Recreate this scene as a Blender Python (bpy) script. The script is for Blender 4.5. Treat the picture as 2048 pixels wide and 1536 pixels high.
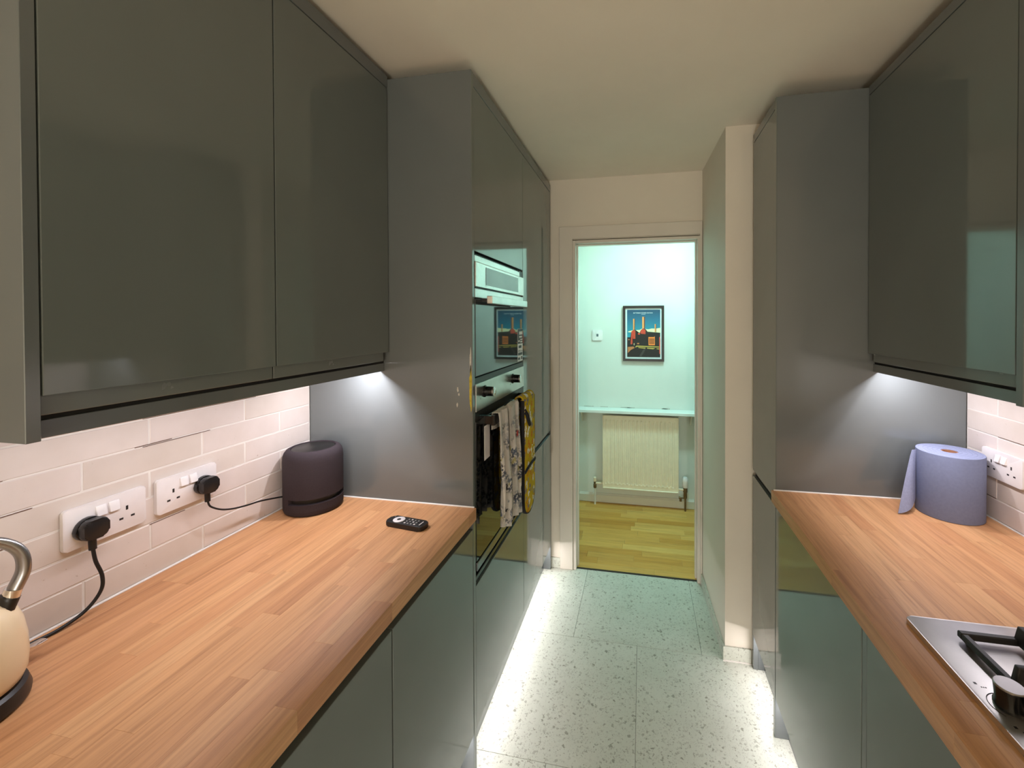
import bpy, bmesh, math, random
from mathutils import Vector, Matrix
random.seed(7)
for _o in list(bpy.data.objects):
    bpy.data.objects.remove(_o, do_unlink=True)
SC = bpy.context.scene
COL = SC.collection

# ------------------------------------------------------------------ camera
CAM_Z = 1.5318
YAW, PITCH, ROLL = -0.1922, -0.0108, -0.0029
FPX, PPX, PPY = 843.2167, 1120.0846, 649.3479
cam_data = bpy.data.cameras.new('camera')
cam = bpy.data.objects.new('camera', cam_data)
COL.objects.link(cam)
cam_data.sensor_fit = 'HORIZONTAL'
cam_data.sensor_width = 36.0
cam_data.lens = 36.0 * FPX / 2048.0
cam_data.shift_x = (1024.0 - PPX) / 2048.0
cam_data.shift_y = (PPY - 768.0) / 2048.0
cam_data.clip_start = 0.02
_fw = Vector((math.sin(YAW) * math.cos(PITCH), math.cos(YAW) * math.cos(PITCH), math.sin(PITCH)))
_r = Vector((math.cos(YAW), -math.sin(YAW), 0))
_u = _r.cross(_fw)
_r2 = math.cos(ROLL) * _r + math.sin(ROLL) * _u
_u2 = -math.sin(ROLL) * _r + math.cos(ROLL) * _u
cam.matrix_world = Matrix(((_r2.x, _u2.x, -_fw.x, 0), (_r2.y, _u2.y, -_fw.y, 0), (_r2.z, _u2.z, -_fw.z, CAM_Z), (0, 0, 0, 1)))
SC.camera = cam

# ------------------------------------------------------------------ world, exposure
world = bpy.data.worlds.new('night_world')
SC.world = world
world.use_nodes = True
world.node_tree.nodes['Background'].inputs[0].default_value = (0.02, 0.025, 0.035, 1)
world.node_tree.nodes['Background'].inputs[1].default_value = 0.3
SC.view_settings.view_transform = 'Standard'
SC.view_settings.look = 'None'
SC.view_settings.exposure = 0.2
SC.view_settings.gamma = 1.0
SC.view_settings.use_curve_mapping = False

# light powers (used by the lamp builders further down)
P_UNDER_L, P_UNDER_R = 1.85, 1.6
P_PUCK = 2.3
P_PLINTH = 2.7
P_HALL = 13.0
P_REAR = 86.0
C_LED = (1.0, 0.96, 1.04)
C_PLINTH = (1.0, 0.94, 0.96)
C_HALL = (0.50, 1.0, 1.02)
C_REAR = (1.0, 0.97, 0.92)

# ------------------------------------------------------------------ dimensions (metres)
XLW, XLB, YP, XLT = -0.5406, -1.1736, 1.3134, -0.5521
ZT_L, ZCORN_L = 2.358, 2.3142
Y1, Y2 = 1.9188, 2.5132
XRW, XRB, YPR, XRT = 0.4616, 1.0714, 1.649, 0.4773
ZT_R = 2.335
Y2R = 1.975
YN, XN0, XN1 = 1.994, 0.366, 0.342
ZC = 2.3906
YF = 2.549
YB = 3.540
XLC, XLPEL, ZCT_L, ZCD_L = -0.8553, -0.8746, 2.369, 2.3284
ZLIP_L, ZPEL_L, YCL = 1.3938, 1.358, 0.4385
XRC, XRPEL, ZCT_R, ZLIP_R, ZPEL_R, YCR = 0.7731, 0.79, 2.3387, 1.3845, 1.3489, 1.0536
WT = 0.91
YBK = -4.7            # wall behind the camera

# ------------------------------------------------------------------ materials
def srgb(r, g, b):
    f = lambda c: (c / 255.0) / 12.92 if c / 255.0 <= 0.04045 else (((c / 255.0) + 0.055) / 1.055) ** 2.4
    return (f(r), f(g), f(b), 1.0)

class NT:
    def __init__(s, name):
        s.m = bpy.data.materials.new(name)
        s.m.use_nodes = True
        s.t = s.m.node_tree
        s.b = s.t.nodes['Principled BSDF']
    def n(s, typ, **kw):
        nd = s.t.nodes.new(typ)
        for k, v in kw.items():
            setattr(nd, k, v)
        return nd
    def l(s, a, b):
        s.t.links.new(a, b)
    def setb(s, **kw):
        for k, v in kw.items():
            s.b.inputs[k.replace('_', ' ')].default_value = v
    def coords(s, scale=(1, 1, 1), rand=False, kind='Object'):
        tc = s.n('ShaderNodeTexCoord')
        mp = s.n('ShaderNodeMapping')
        mp.inputs['Scale'].default_value = scale
        src = tc.outputs[kind]
        if rand:
            oi = s.n('ShaderNodeObjectInfo')
            mul = s.n('ShaderNodeMath', operation='MULTIPLY')
            mul.inputs[1].default_value = 37.0
            s.l(oi.outputs['Random'], mul.inputs[0])
            add = s.n('ShaderNodeVectorMath', operation='ADD')
            s.l(src, add.inputs[0])
            s.l(mul.outputs[0], add.inputs[1])
            src = add.outputs[0]
            s.oi = oi
        s.l(src, mp.inputs['Vector'])
        return mp.outputs[0]
    def noise(s, vec, scale, detail=4, rough=0.55, dist=0.0):
        nz = s.n('ShaderNodeTexNoise')
        nz.inputs['Scale'].default_value = scale
        nz.inputs['Detail'].default_value = detail
        nz.inputs['Roughness'].default_value = rough
        nz.inputs['Distortion'].default_value = dist
        s.l(vec, nz.inputs['Vector'])
        return nz.outputs['Fac']
    def ramp(s, fac, stops, interp='LINEAR'):
        r = s.n('ShaderNodeValToRGB')
        r.color_ramp.interpolation = interp
        els = r.color_ramp.elements
        while len(els) < len(stops):
            els.new(0.5)
        for e, (p, c) in zip(els, stops):
            e.position = p
            e.color = c
        s.l(fac, r.inputs[0])
        return r.outputs[0]
    def mix(s, fac, a, b, blend='MIX'):
        m = s.n('ShaderNodeMix', data_type='RGBA', blend_type=blend)
        for sock, v in ((m.inputs['Factor'], fac), (m.inputs[6], a), (m.inputs[7], b)):
            if hasattr(v, 'is_linked'):
                s.l(v, sock)
            else:
                sock.default_value = v
        return m.outputs[2]
    def bump(s, h, strength=0.1, dist=0.002):
        b = s.n('ShaderNodeBump')
        b.inputs['Strength'].default_value = strength
        b.inputs['Distance'].default_value = dist
        s.l(h, b.inputs['Height'])
        s.l(b.outputs[0], s.b.inputs['Normal'])

def plain(name, col, rough=0.5, metal=0.0, spec=0.5, var=0.04, vscale=20.0, bump=0.0):
    t = NT(name)
    v = t.coords()
    nz = t.noise(v, vscale, 3)
    lo = tuple(c * (1 - var) for c in col[:3]) + (1,)
    hi = tuple(min(1, c * (1 + var)) for c in col[:3]) + (1,)
    t.l(t.ramp(nz, [(0.3, lo), (0.7, hi)]), t.b.inputs['Base Color'])
    t.setb(Roughness=rough, Metallic=metal, Specular_IOR_Level=spec)
    if bump:
        t.bump(t.noise(v, vscale * 8, 3), bump, 0.001)
    return t.m

def m_paint(name, col, rough=0.6):
    t = NT(name)
    v = t.coords()
    a = t.noise(v, 2.0, 4)
    c = t.ramp(a, [(0.25, tuple(x * 0.94 for x in col[:3]) + (1,)), (0.75, tuple(min(1, x * 1.03) for x in col[:3]) + (1,))])
    t.l(c, t.b.inputs['Base Color'])
    t.setb(Roughness=rough, Specular_IOR_Level=0.3)
    t.bump(t.noise(v, 90.0, 4), 0.08, 0.001)
    return t.m

def m_lacquer(name, col, rough):
    t = NT(name)
    v = t.coords()
    a = t.noise(v, 3.0, 3)
    c = t.ramp(a, [(0.3, tuple(x * 0.97 for x in col[:3]) + (1,)), (0.7, tuple(x * 1.03 for x in col[:3]) + (1,))])
    t.l(c, t.b.inputs['Base Color'])
    rr = t.n('ShaderNodeMapRange')
    rr.inputs['To Min'].default_value = rough * 0.8
    rr.inputs['To Max'].default_value = rough * 1.25
    t.l(t.noise(v, 14.0, 4), rr.inputs['Value'])
    t.l(rr.outputs[0], t.b.inputs['Roughness'])
    t.setb(Specular_IOR_Level=0.5, IOR=1.62)
    return t.m

def m_wood(name, stops, scale_along, rough=0.45, grain=0.5):
    # stops: list of colours picked per piece by Object Info random; grain runs along local Y
    t = NT(name)
    v = t.coords((1, scale_along, 1), rand=True)
    n = len(stops)
    base = t.ramp(t.oi.outputs['Random'], [(i / max(1, n - 1), c) for i, c in enumerate(stops)])
    g1 = t.noise(v, 55.0, 6, 0.62, 0.4)
    g2 = t.noise(v, 190.0, 3, 0.6)
    dark = t.ramp(g1, [(0.30, (0.62, 0.55, 0.48, 1)), (0.50, (0.93, 0.91, 0.89, 1)), (0.75, (1.08, 1.07, 1.05, 1))])
    c = t.mix(grain, base, dark, 'MULTIPLY')
    fine = t.ramp(g2, [(0.35, (0.80, 0.76, 0.72, 1)), (0.55, (1, 1, 1, 1))])
    c = t.mix(grain * 0.7, c, fine, 'MULTIPLY')
    t.l(c, t.b.inputs['Base Color'])
    t.setb(Roughness=rough, Specular_IOR_Level=0.4)
    t.bump(g2, 0.06, 0.0006)
    return t.m

def m_tile(name):
    t = NT(name)
    v = t.coords((1, 1, 1), rand=True)
    base = t.ramp(t.oi.outputs['Random'], [(0.0, srgb(220, 208, 198)), (0.5, srgb(228, 217, 209)), (1.0, srgb(224, 211, 205))])
    spk = t.noise(v, 70.0, 4, 0.6)
    m = t.ramp(spk, [(0.0, (0.5, 0.45, 0.38, 1)), (0.245, (0.72, 0.66, 0.58, 1)), (0.30, (1, 1, 1, 1))])
    cl = t.noise(v, 12.0, 3)
    m2 = t.ramp(cl, [(0.3, (0.93, 0.92, 0.90, 1)), (0.7, (1, 1, 1, 1))])
    c = t.mix(1.0, t.mix(0.9, base, m, 'MULTIPLY'), m2, 'MULTIPLY')
    t.l(c, t.b.inputs['Base Color'])
    t.setb(Roughness=0.32, Specular_IOR_Level=0.45)
    t.bump(t.noise(v, 25.0, 4), 0.12, 0.002)
    return t.m

def m_floor_tile(name, base0, base1):
    t = NT(name)
    v = t.coords((1, 1, 1), rand=True)
    bg = t.ramp(t.noise(v, 6.0, 4), [(0.3, base0), (0.7, base1)])
    # scattered soft grey flecks of two sizes
    def flecks(scale, thr, seed):
        off = t.n('ShaderNodeVectorMath', operation='ADD')
        t.l(v, off.inputs[0])
        off.inputs[1].default_value = (seed, seed * 0.7, 0)
        ws = t.n('ShaderNodeTexNoise')
        ws.inputs['Scale'].default_value = scale * 1.6
        t.l(off.outputs[0], ws.inputs['Vector'])
        warp = t.n('ShaderNodeMix', data_type='VECTOR')
        warp.inputs['Factor'].default_value = 0.02
        t.l(off.outputs[0], warp.inputs[4])
        t.l(ws.outputs['Color'], warp.inputs[5])
        vo = t.n('ShaderNodeTexVoronoi')
        vo.inputs['Scale'].default_value = scale
        t.l(warp.outputs[1], vo.inputs['Vector'])
        sep = t.n('ShaderNodeSeparateColor')
        t.l(vo.outputs['Color'], sep.inputs[0])
        size = t.n('ShaderNodeMapRange')
        size.inputs['To Min'].default_value = 0.0
        size.inputs['To Max'].default_value = thr
        t.l(sep.outputs[0], size.inputs['Value'])
        lt = t.n('ShaderNodeMath', operation='LESS_THAN')
        t.l(vo.outputs['Distance'], lt.inputs[0])
        t.l(size.outputs[0], lt.inputs[1])
        amt = t.n('ShaderNodeMath', operation='MULTIPLY')
        t.l(lt.outputs[0], amt.inputs[0])
        t.l(sep.outputs[1], amt.inputs[1])
        return amt.outputs[0]
    c = t.mix(flecks(62.0, 0.40, 3.1), bg, srgb(146, 146, 132))
    c = t.mix(flecks(95.0, 0.42, 6.3), c, srgb(152, 151, 138))
    c = t.mix(flecks(150.0, 0.42, 8.7), c, srgb(150, 148, 136))
    t.l(c, t.b.inputs['Base Color'])
    t.setb(Roughness=0.38, Specular_IOR_Level=0.4)
    t.bump(t.noise(v, 40.0, 3), 0.05, 0.001)
    return t.m

def m_steel(name, col=(0.62, 0.60, 0.57, 1), rough=0.3, stretch=(1, 30, 30)):
    t = NT(name)
    v = t.coords(stretch)
    a = t.noise(v, 18.0, 4)
    rr = t.n('ShaderNodeMapRange')
    rr.inputs['To Min'].default_value = rough * 0.75
    rr.inputs['To Max'].default_value = rough * 1.3
    t.l(a, rr.inputs['Value'])
    t.l(rr.outputs[0], t.b.inputs['Roughness'])
    sm = t.noise(t.coords(), 9.0, 5, 0.65)
    t.l(t.ramp(sm, [(0.3, tuple(c * 0.85 for c in col[:3]) + (1,)), (0.65, col)]), t.b.inputs['Base Color'])
    t.setb(Metallic=1.0)
    return t.m

def m_emit(name, col, strength):
    t = NT(name)
    t.setb(Base_Color=(0.9, 0.9, 0.9, 1), Emission_Color=col + (1,), Emission_Strength=strength, Roughness=0.5)
    return t.m

def m_glass_black(name, col=(0.010, 0.011, 0.012, 1), rough=0.03):
    t = NT(name)
    v = t.coords()
    t.l(t.ramp(t.noise(v, 4.0, 3), [(0.3, tuple(c * 0.8 for c in col[:3]) + (1,)), (0.7, col)]), t.b.inputs['Base Color'])
    t.setb(Roughness=rough, Specular_IOR_Level=0.7, IOR=1.55)
    return t.m

def m_fabric_print(name, ground, spots, scale, cover=(0.40, 0.50), petal=(0.44, 0.50), bands=0.0, rough=0.9):
    # printed cloth: noise-warped motifs coloured by a stepped ramp over the ground colour
    t = NT(name)
    v = t.coords()
    w = t.n('ShaderNodeTexNoise')
    w.inputs['Scale'].default_value = scale * 0.8
    t.l(v, w.inputs['Vector'])
    warp = t.n('ShaderNodeMix', data_type='VECTOR')
    warp.inputs['Factor'].default_value = 0.03
    t.l(v, warp.inputs[4])
    t.l(w.outputs['Color'], warp.inputs[5])
    vo = t.n('ShaderNodeTexVoronoi')
    vo.inputs['Scale'].default_value = scale
    t.l(warp.outputs[1], vo.inputs['Vector'])
    sep = t.n('ShaderNodeSeparateColor')
    t.l(vo.outputs['Color'], sep.inputs[0])
    cell = t.ramp(sep.outputs[0], [(i / len(spots), c) for i, c in enumerate(spots)], 'CONSTANT')
    inside = t.ramp(vo.outputs['Distance'], [(cover[0], (1, 1, 1, 1)), (cover[1], (0, 0, 0, 1))])
    petals = t.ramp(t.noise(v, scale * 3.0, 2), [(petal[0], (0, 0, 0, 1)), (petal[1], (1, 1, 1, 1))])
    mask = t.mix(1.0, inside, petals, 'MULTIPLY')
    if bands:
        # motifs gathered in bands down the length of the cloth
        bn = t.noise(t.coords((0.4, 0.4, 1.0)), bands, 1)
        mask = t.mix(1.0, mask, t.ramp(bn, [(0.44, (0.06, 0.06, 0.06, 1)), (0.52, (1, 1, 1, 1))]), 'MULTIPLY')
    gsp = t.ramp(t.noise(v, scale * 0.35, 3), [(0.3, tuple(c * 0.8 for c in ground[:3]) + (1,)), (0.7, ground)])
    c = t.mix(mask, gsp, cell)
    t.l(c, t.b.inputs['Base Color'])
    t.setb(Roughness=rough, Specular_IOR_Level=0.15)
    t.bump(t.noise(v, 500.0, 2), 0.2, 0.0008)
    return t.m

M = {}
M['lac'] = m_lacquer('grey_gloss_lacquer', srgb(110, 117, 114), 0.055)
M['panel'] = m_lacquer('grey_satin_panel', srgb(106, 111, 111), 0.16)
M['lip'] = m_lacquer('grey_lacquer_edge', srgb(112, 118, 115), 0.25)
M['carcass'] = plain('cabinet_carcass', srgb(96, 100, 98), 0.6)
M['gap'] = plain('shadow_gap_black', srgb(12, 12, 12), 0.7)
M['paint'] = m_paint('kitchen_wall_paint', srgb(234, 225, 210))
M['ceil'] = m_paint('ceiling_paint', srgb(248, 239, 222), 0.8)
M['hallpaint'] = m_paint('hall_wall_paint', srgb(226, 228, 220))
M['gloss_white'] = m_paint('door_gloss_paint', srgb(228, 220, 208), 0.3)
M['skirt'] = m_paint('skirting_paint', srgb(226, 220, 206), 0.35)
M['tile'] = m_tile('rustic_white_tile')
M['grout'] = plain('white_grout', srgb(232, 226, 218), 0.8, bump=0.1)
M['seal'] = plain('white_sealant', srgb(236, 230, 224), 0.35)
M['ftile'] = m_floor_tile('flecked_floor_tile', srgb(200, 203, 190), srgb(210, 212, 200))
M['fsub'] = plain('floor_joint', srgb(150, 150, 140), 0.8)
M['oak'] = m_wood('oak_worktop', [srgb(208, 153, 107), srgb(219, 167, 119), srgb(203, 147, 102), srgb(222, 172, 124), srgb(212, 158, 111), srgb(215, 160, 115)], 0.045, 0.42, 0.8)
M['hallwood'] = m_wood('hall_strip_wood', [srgb(214, 156, 70), srgb(230, 178, 92), srgb(202, 142, 58), srgb(236, 190, 106), srgb(222, 166, 80)], 0.05, 0.38, 0.6)
M['dark_strip'] = plain('threshold_dark', srgb(40, 32, 24), 0.6)
M['steel'] = m_steel('brushed_steel')
M['steel_bright'] = m_steel('pale_brushed_steel', (0.72, 0.71, 0.70, 1), 0.28)
M['hobsteel'] = m_steel('hob_steel', (0.74, 0.70, 0.68, 1), 0.36, (1, 1, 1))
M['chrome'] = m_steel('chrome', (0.85, 0.85, 0.85, 1), 0.10, (1, 1, 1))
M['bglass'] = m_glass_black('black_glass')
M['mwglass'] = m_glass_black('microwave_mirror_glass', (0.05, 0.055, 0.058, 1), 0.03)
M['display'] = m_glass_black('display_glass', (0.16, 0.19, 0.21, 1), 0.08)
M['blk'] = plain('black_plastic', srgb(24, 22, 22), 0.38, bump=0.05)
M['blk_gloss'] = plain('black_gloss', srgb(14, 14, 15), 0.16)
M['iron'] = plain('cast_iron', srgb(34, 31, 32), 0.5, bump=0.25, vscale=60)
M['fab_blk'] = plain('speaker_fabric', srgb(56, 48, 52), 0.85, spec=0.25, var=0.1, vscale=300, bump=0.4)
M['slot'] = plain('speaker_slot', srgb(8, 8, 8), 0.5)
M['white_pl'] = plain('white_plastic', srgb(236, 230, 228), 0.3)
M['knobcap'] = m_steel('brushed_knob_top', (0.42, 0.40, 0.40, 1), 0.32, (40, 1, 1))
M['handle_steel'] = m_steel('dark_handle_steel', (0.36, 0.35, 0.35, 1), 0.3, (1, 1, 1))
M['ring'] = plain('silver_ring', srgb(226, 222, 222), 0.35)
M['dark_steel'] = m_steel('dark_steel', (0.22, 0.23, 0.25, 1), 0.2, (1, 1, 1))
M['crack'] = plain('joint_crack', srgb(112, 84, 70), 0.9, var=0.3, vscale=200)
M['hole'] = plain('socket_hole', srgb(40, 34, 32), 0.7)
M['cream'] = plain('cream_enamel', srgb(238, 214, 176), 0.22, var=0.02)
M['paper'] = plain('blue_paper', srgb(120, 127, 154), 0.9, spec=0.15, var=0.05, vscale=120, bump=0.3)
M['paper_edge'] = plain('blue_paper_edge', srgb(148, 155, 184), 0.95, spec=0.1, var=0.08, vscale=200, bump=0.3)
M['card'] = plain('cardboard', srgb(168, 118, 88), 0.85)
M['rad'] = plain('radiator_enamel', srgb(244, 230, 202), 0.3)
M['brass'] = plain('old_brass', srgb(120, 96, 66), 0.4, metal=0.7, var=0.2, vscale=60)
M['shelfpaint'] = m_paint('shelf_paint', srgb(232, 234, 228), 0.35)
M['cable'] = plain('black_cable', srgb(20, 18, 18), 0.45)
M['frame_blk'] = plain('black_frame', srgb(16, 15, 15), 0.35)
M['mat_white'] = plain('poster_border', srgb(226, 232, 232), 0.6)
M['towel'] = m_fabric_print('printed_tea_towel', srgb(222, 214, 206), [srgb(92, 100, 116), srgb(60, 58, 60), srgb(120, 126, 138), srgb(176, 166, 120), srgb(84, 88, 98)], 36.0, (0.55, 0.68), (0.41, 0.49), 9.0)
M['glove'] = m_fabric_print('mustard_floral_cloth', srgb(206, 172, 30), [srgb(238, 236, 226), srgb(140, 138, 142), srgb(232, 228, 214), srgb(120, 112, 120), srgb(200, 120, 30)], 30.0, (0.42, 0.52), (0.42, 0.50))
M['binding'] = plain('dark_binding', srgb(34, 32, 36), 0.9)
M['red'] = plain('red_tag', srgb(178, 40, 32), 0.7)
M['ledmat'] = m_emit('led_diffuser', (1.0, 0.92, 0.88), 6.0)
M['shade'] = m_emit('lamp_glass', (0.8, 1.0, 0.95), 4.0)
M['shade_warm'] = m_emit('fill_lamp_glass', (1.0, 0.85, 0.65), 3.0)
M['splash'] = plain('old_yellow_splash', srgb(188, 168, 40), 0.5, var=0.3, vscale=60)
M['chip'] = plain('peeled_lacquer', srgb(190, 186, 176), 0.6, var=0.2, vscale=80)

# ------------------------------------------------------------------ helpers
LOCAL = set()
MESHES = {}
def chain(o):
    v = Vector((0, 0, 0))
    while o is not None:
        if o.name in LOCAL:
            break
        v += o.location
        o = o.parent
    return v
def tag(o, label=None, cat=None, group=None, kind=None):
    if label: o['label'] = label
    if cat: o['category'] = cat
    if group: o['group'] = group
    if kind: o['kind'] = kind
    return o
def thing(name, loc, label, cat, group=None, rz=0.0, local=False):
    o = bpy.data.objects.new(name, None)
    COL.objects.link(o)
    o.empty_display_size = 0.05
    o.location = loc
    o.rotation_euler = (0, 0, rz)
    if local or rz:
        LOCAL.add(o.name)
    return tag(o, label, cat, group)
def link(name, me, center, parent):
    o = bpy.data.objects.new(name, me)
    COL.objects.link(o)
    c = Vector(center)
    if parent is not None:
        o.parent = parent
        c = c - chain(parent)
    o.location = c
    return o
def finish(bm, mat, smooth=False, angle=35):
    me = bpy.data.meshes.new('m')
    bmesh.ops.recalc_face_normals(bm, faces=bm.faces)
    bm.to_mesh(me)
    bm.free()
    for m in (mat if isinstance(mat, (list, tuple)) else [mat]):
        me.materials.append(m)
    if smooth:
        for p in me.polygons:
            p.use_smooth = True
        me.set_sharp_from_angle(angle=math.radians(angle))
    return me
def box(name, b, mat, parent=None, bev=0.0, seg=1):
    x0, x1, y0, y1, z0, z1 = b
    d = (abs(x1 - x0), abs(y1 - y0), abs(z1 - z0))
    c = ((x0 + x1) / 2, (y0 + y1) / 2, (z0 + z1) / 2)
    key = (round(d[0], 5), round(d[1], 5), round(d[2], 5), mat.name, bev, seg)
    me = MESHES.get(key)
    if me is None:
        bm = bmesh.new()
        bmesh.ops.create_cube(bm, size=1.0)
        for v in bm.verts:
            v.co = Vector((v.co.x * d[0], v.co.y * d[1], v.co.z * d[2]))
        if bev > 0:
            bmesh.ops.bevel(bm, geom=list(bm.edges), offset=min(bev, min(d) * 0.45), segments=seg, profile=0.5, affect='EDGES')
        me = finish(bm, mat)
        MESHES[key] = me
    return link(name, me, c, parent)
def prism(name, pts, axis, a0, a1, mat, parent=None, bev=0.0, seg=2):
    # pts polygon in the plane across `axis`: axis x -> (y,z), y -> (x,z), z -> (x,y)
    bm = bmesh.new()
    def P(p, a):
        return {'x': (a, p[0], p[1]), 'y': (p[0], a, p[1]), 'z': (p[0], p[1], a)}[axis]
    co0 = [Vector(P(p, a0)) for p in pts]
    co1 = [Vector(P(p, a1)) for p in pts]
    c = sum(co0 + co1, Vector()) / (2 * len(pts))
    v0 = [bm.verts.new(v - c) for v in co0]
    v1 = [bm.verts.new(v - c) for v in co1]
    bm.faces.new(v0)
    bm.faces.new(list(reversed(v1)))
    n = len(pts)
    for i in range(n):
        bm.faces.new((v0[i], v0[(i + 1) % n], v1[(i + 1) % n], v1[i]))
    if bev > 0:
        bmesh.ops.bevel(bm, geom=list(bm.edges), offset=bev, segments=seg, profile=0.5, affect='EDGES')
    return link(name, finish(bm, mat, smooth=bev > 0, angle=40), c, parent)
def lathe(name, prof, center, mat, parent=None, seg=40, axis='z', rfun=None, smooth=True, angle=35, loop=False):
    # prof: (r, h) list from bottom to top along the axis; caps closed where r == 0 or by end faces
    bm = bmesh.new()
    rings = []
    for r, h in prof:
        ring = []
        if r <= 1e-6:
            ring = [bm.verts.new((0, 0, h))]
        else:
            for i in range(seg):
                a = 2 * math.pi * i / seg
                rr = rfun(r, h, a) if rfun else r
                ring.append(bm.verts.new((rr * math.cos(a), rr * math.sin(a), h)))
        rings.append(ring)
    for A, B in list(zip(rings, rings[1:])) + ([(rings[-1], rings[0])] if loop else []):
        for i in range(seg):
            j = (i + 1) % seg
            if len(A) == 1 and len(B) == 1:
                continue
            if len(A) == 1:
                bm.faces.new((A[0], B[j], B[i]))
            elif len(B) == 1:
                bm.faces.new((A[i], A[j], B[0]))
            else:
                bm.faces.new((A[i], A[j], B[j], B[i]))
    for R, flip in ((rings[0], True), (rings[-1], False)):
        if len(R) > 1 and not loop:
            bm.faces.new(list(reversed(R)) if flip else R)
    if axis == 'x':
        bmesh.ops.rotate(bm, verts=bm.verts, matrix=Matrix.Rotation(math.radians(90), 3, 'Y'))
    elif axis == '-x':
        bmesh.ops.rotate(bm, verts=bm.verts, matrix=Matrix.Rotation(math.radians(-90), 3, 'Y'))
    elif axis == 'y':
        bmesh.ops.rotate(bm, verts=bm.verts, matrix=Matrix.Rotation(math.radians(-90), 3, 'X'))
    elif axis == '-y':
        bmesh.ops.rotate(bm, verts=bm.verts, matrix=Matrix.Rotation(math.radians(90), 3, 'X'))
    return link(name, finish(bm, mat, smooth=smooth, angle=angle), center, parent)
def spline(pts, n=8):
    P = [Vector(p) for p in pts]
    P = [P[0] * 2 - P[1]] + P + [P[-1] * 2 - P[-2]]
    out = []
    for i in range(1, len(P) - 2):
        a, b, c, d = P[i - 1], P[i], P[i + 1], P[i + 2]
        for k in range(n):
            t = k / n
            out.append(0.5 * ((2 * b) + (c - a) * t + (2 * a - 5 * b + 4 * c - d) * t * t + (3 * b - a - 3 * c + d) * t ** 3))
    out.append(P[-2])
    return out
def tube(name, pts, rad, mat, parent=None, seg=10, n=8, smooth_path=True, flat=None, closed=False):
    # sweep an ellipse (rad, flat or rad) along a path; rad may be a function of t
    path = spline(pts, n) if smooth_path else [Vector(p) for p in pts]
    bm = bmesh.new()
    c = sum(path, Vector()) / len(path)
    prev = None
    rings = []
    L = len(path)
    nrm = None
    for i, p in enumerate(path):
        if closed:
            tg = (path[(i + 1) % L] - path[i - 1]).normalized()
        else:
            tg = (path[min(i + 1, L - 1)] - path[max(i - 1, 0)]).normalized()
        if nrm is None:
            ref = Vector((0, 0, 1)) if abs(tg.z) < 0.9 else Vector((0, 1, 0))
            nrm = (ref - tg * ref.dot(tg)).normalized()
        else:
            nrm = (nrm - tg * nrm.dot(tg)).normalized()
        bi = tg.cross(nrm)
        r = rad(i / (L - 1)) if callable(rad) else rad
        r2 = flat if flat else r
        rings.append([bm.verts.new(p - c + nrm * (r * math.cos(a)) + bi * (r2 * math.sin(a))) for a in [2 * math.pi * k / seg for k in range(seg)]])
    pairs = list(zip(rings, rings[1:]))
    if closed:
        pairs.append((rings[-1], rings[0]))
    for A, B in pairs:
        for k in range(seg):
            j = (k + 1) % seg
            bm.faces.new((A[k], A[j], B[j], B[k]))
    if not closed:
        bm.faces.new(list(reversed(rings[0])))
        bm.faces.new(rings[-1])
    return link(name, finish(bm, mat, smooth=True, angle=60), c, parent)
def sheet(name, rows, mat, parent=None, thick=0.0, smooth=True):
    # rows: grid of points; optional thickness along the vertex normals
    bm = bmesh.new()
    flat = [Vector(p) for r in rows for p in r]
    c = sum(flat, Vector()) / len(flat)
    V = [[bm.verts.new(Vector(p) - c) for p in r] for r in rows]
    for i in range(len(V) - 1):
        for j in range(len(V[0]) - 1):
            bm.faces.new((V[i][j], V[i][j + 1], V[i + 1][j + 1], V[i + 1][j]))
    if thick:
        bmesh.ops.recalc_face_normals(bm, faces=bm.faces)
        bmesh.ops.solidify(bm, geom=list(bm.faces), thickness=thick)
    return link(name, finish(bm, mat, smooth=smooth, angle=60), c, parent)
def rrect(x0, x1, y0, y1, r, n=5):
    pts = []
    for cx, cy, a0 in ((x1 - r, y1 - r, 0), (x0 + r, y1 - r, 90), (x0 + r, y0 + r, 180), (x1 - r, y0 + r, 270)):
        for k in range(n + 1):
            a = math.radians(a0 + 90 * k / n)
            pts.append((cx + r * math.cos(a), cy + r * math.sin(a)))
    return pts
def light(name, typ, parent, loc, power, col, **kw):
    ld = bpy.data.lights.new(name, typ)
    ld.energy = power
    ld.color = col
    for k, v in kw.items():
        setattr(ld, k, v)
    o = bpy.data.objects.new(name, ld)
    COL.objects.link(o)
    o.parent = parent
    o.location = Vector(loc) - chain(parent)
    return o
def structure(o):
    o['kind'] = 'structure'
    return o

# ------------------------------------------------------------------ room shell
floor = structure(box('floor', (-1.25, 1.15, YBK - 0.1, YF + 0.012, -0.12, -0.004), M['fsub']))
tw = 0.594
ys = [2.589, 1.997, 1.405, 0.813, 0.221, -0.371, -0.963, -1.555, -2.147, -2.739, -3.331, -3.923, -4.515]
for i, yt in enumerate(ys):
    y0, y1 = yt - 0.592 if i else 1.997, yt
    if i == 0:
        y0, y1 = 1.997, 2.558
        off = -0.327
    else:
        if i == 1:
            y0, y1 = 1.405, 1.997
        off = -0.0247 if i % 2 else -0.327
    if i:
        y0, y1 = ys[i] - 0.592, ys[i]
    y0 = max(y0, YBK)
    xs = [off + k * tw for k in range(-3, 4)]
    for xa in xs:
        x0, x1 = max(xa, -1.17), min(xa + tw, 1.07)
        if x1 - x0 < 0.03 or y1 - y0 < 0.03:
            continue
        if i == 0 and x0 > XN0:
            continue
        box('floor_tile', (x0 + 0.0007, x1 - 0.0007, y0 + 0.0007, y1 - 0.0007, -0.004, 0.0), M['ftile'], floor, 0.0008)

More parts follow.
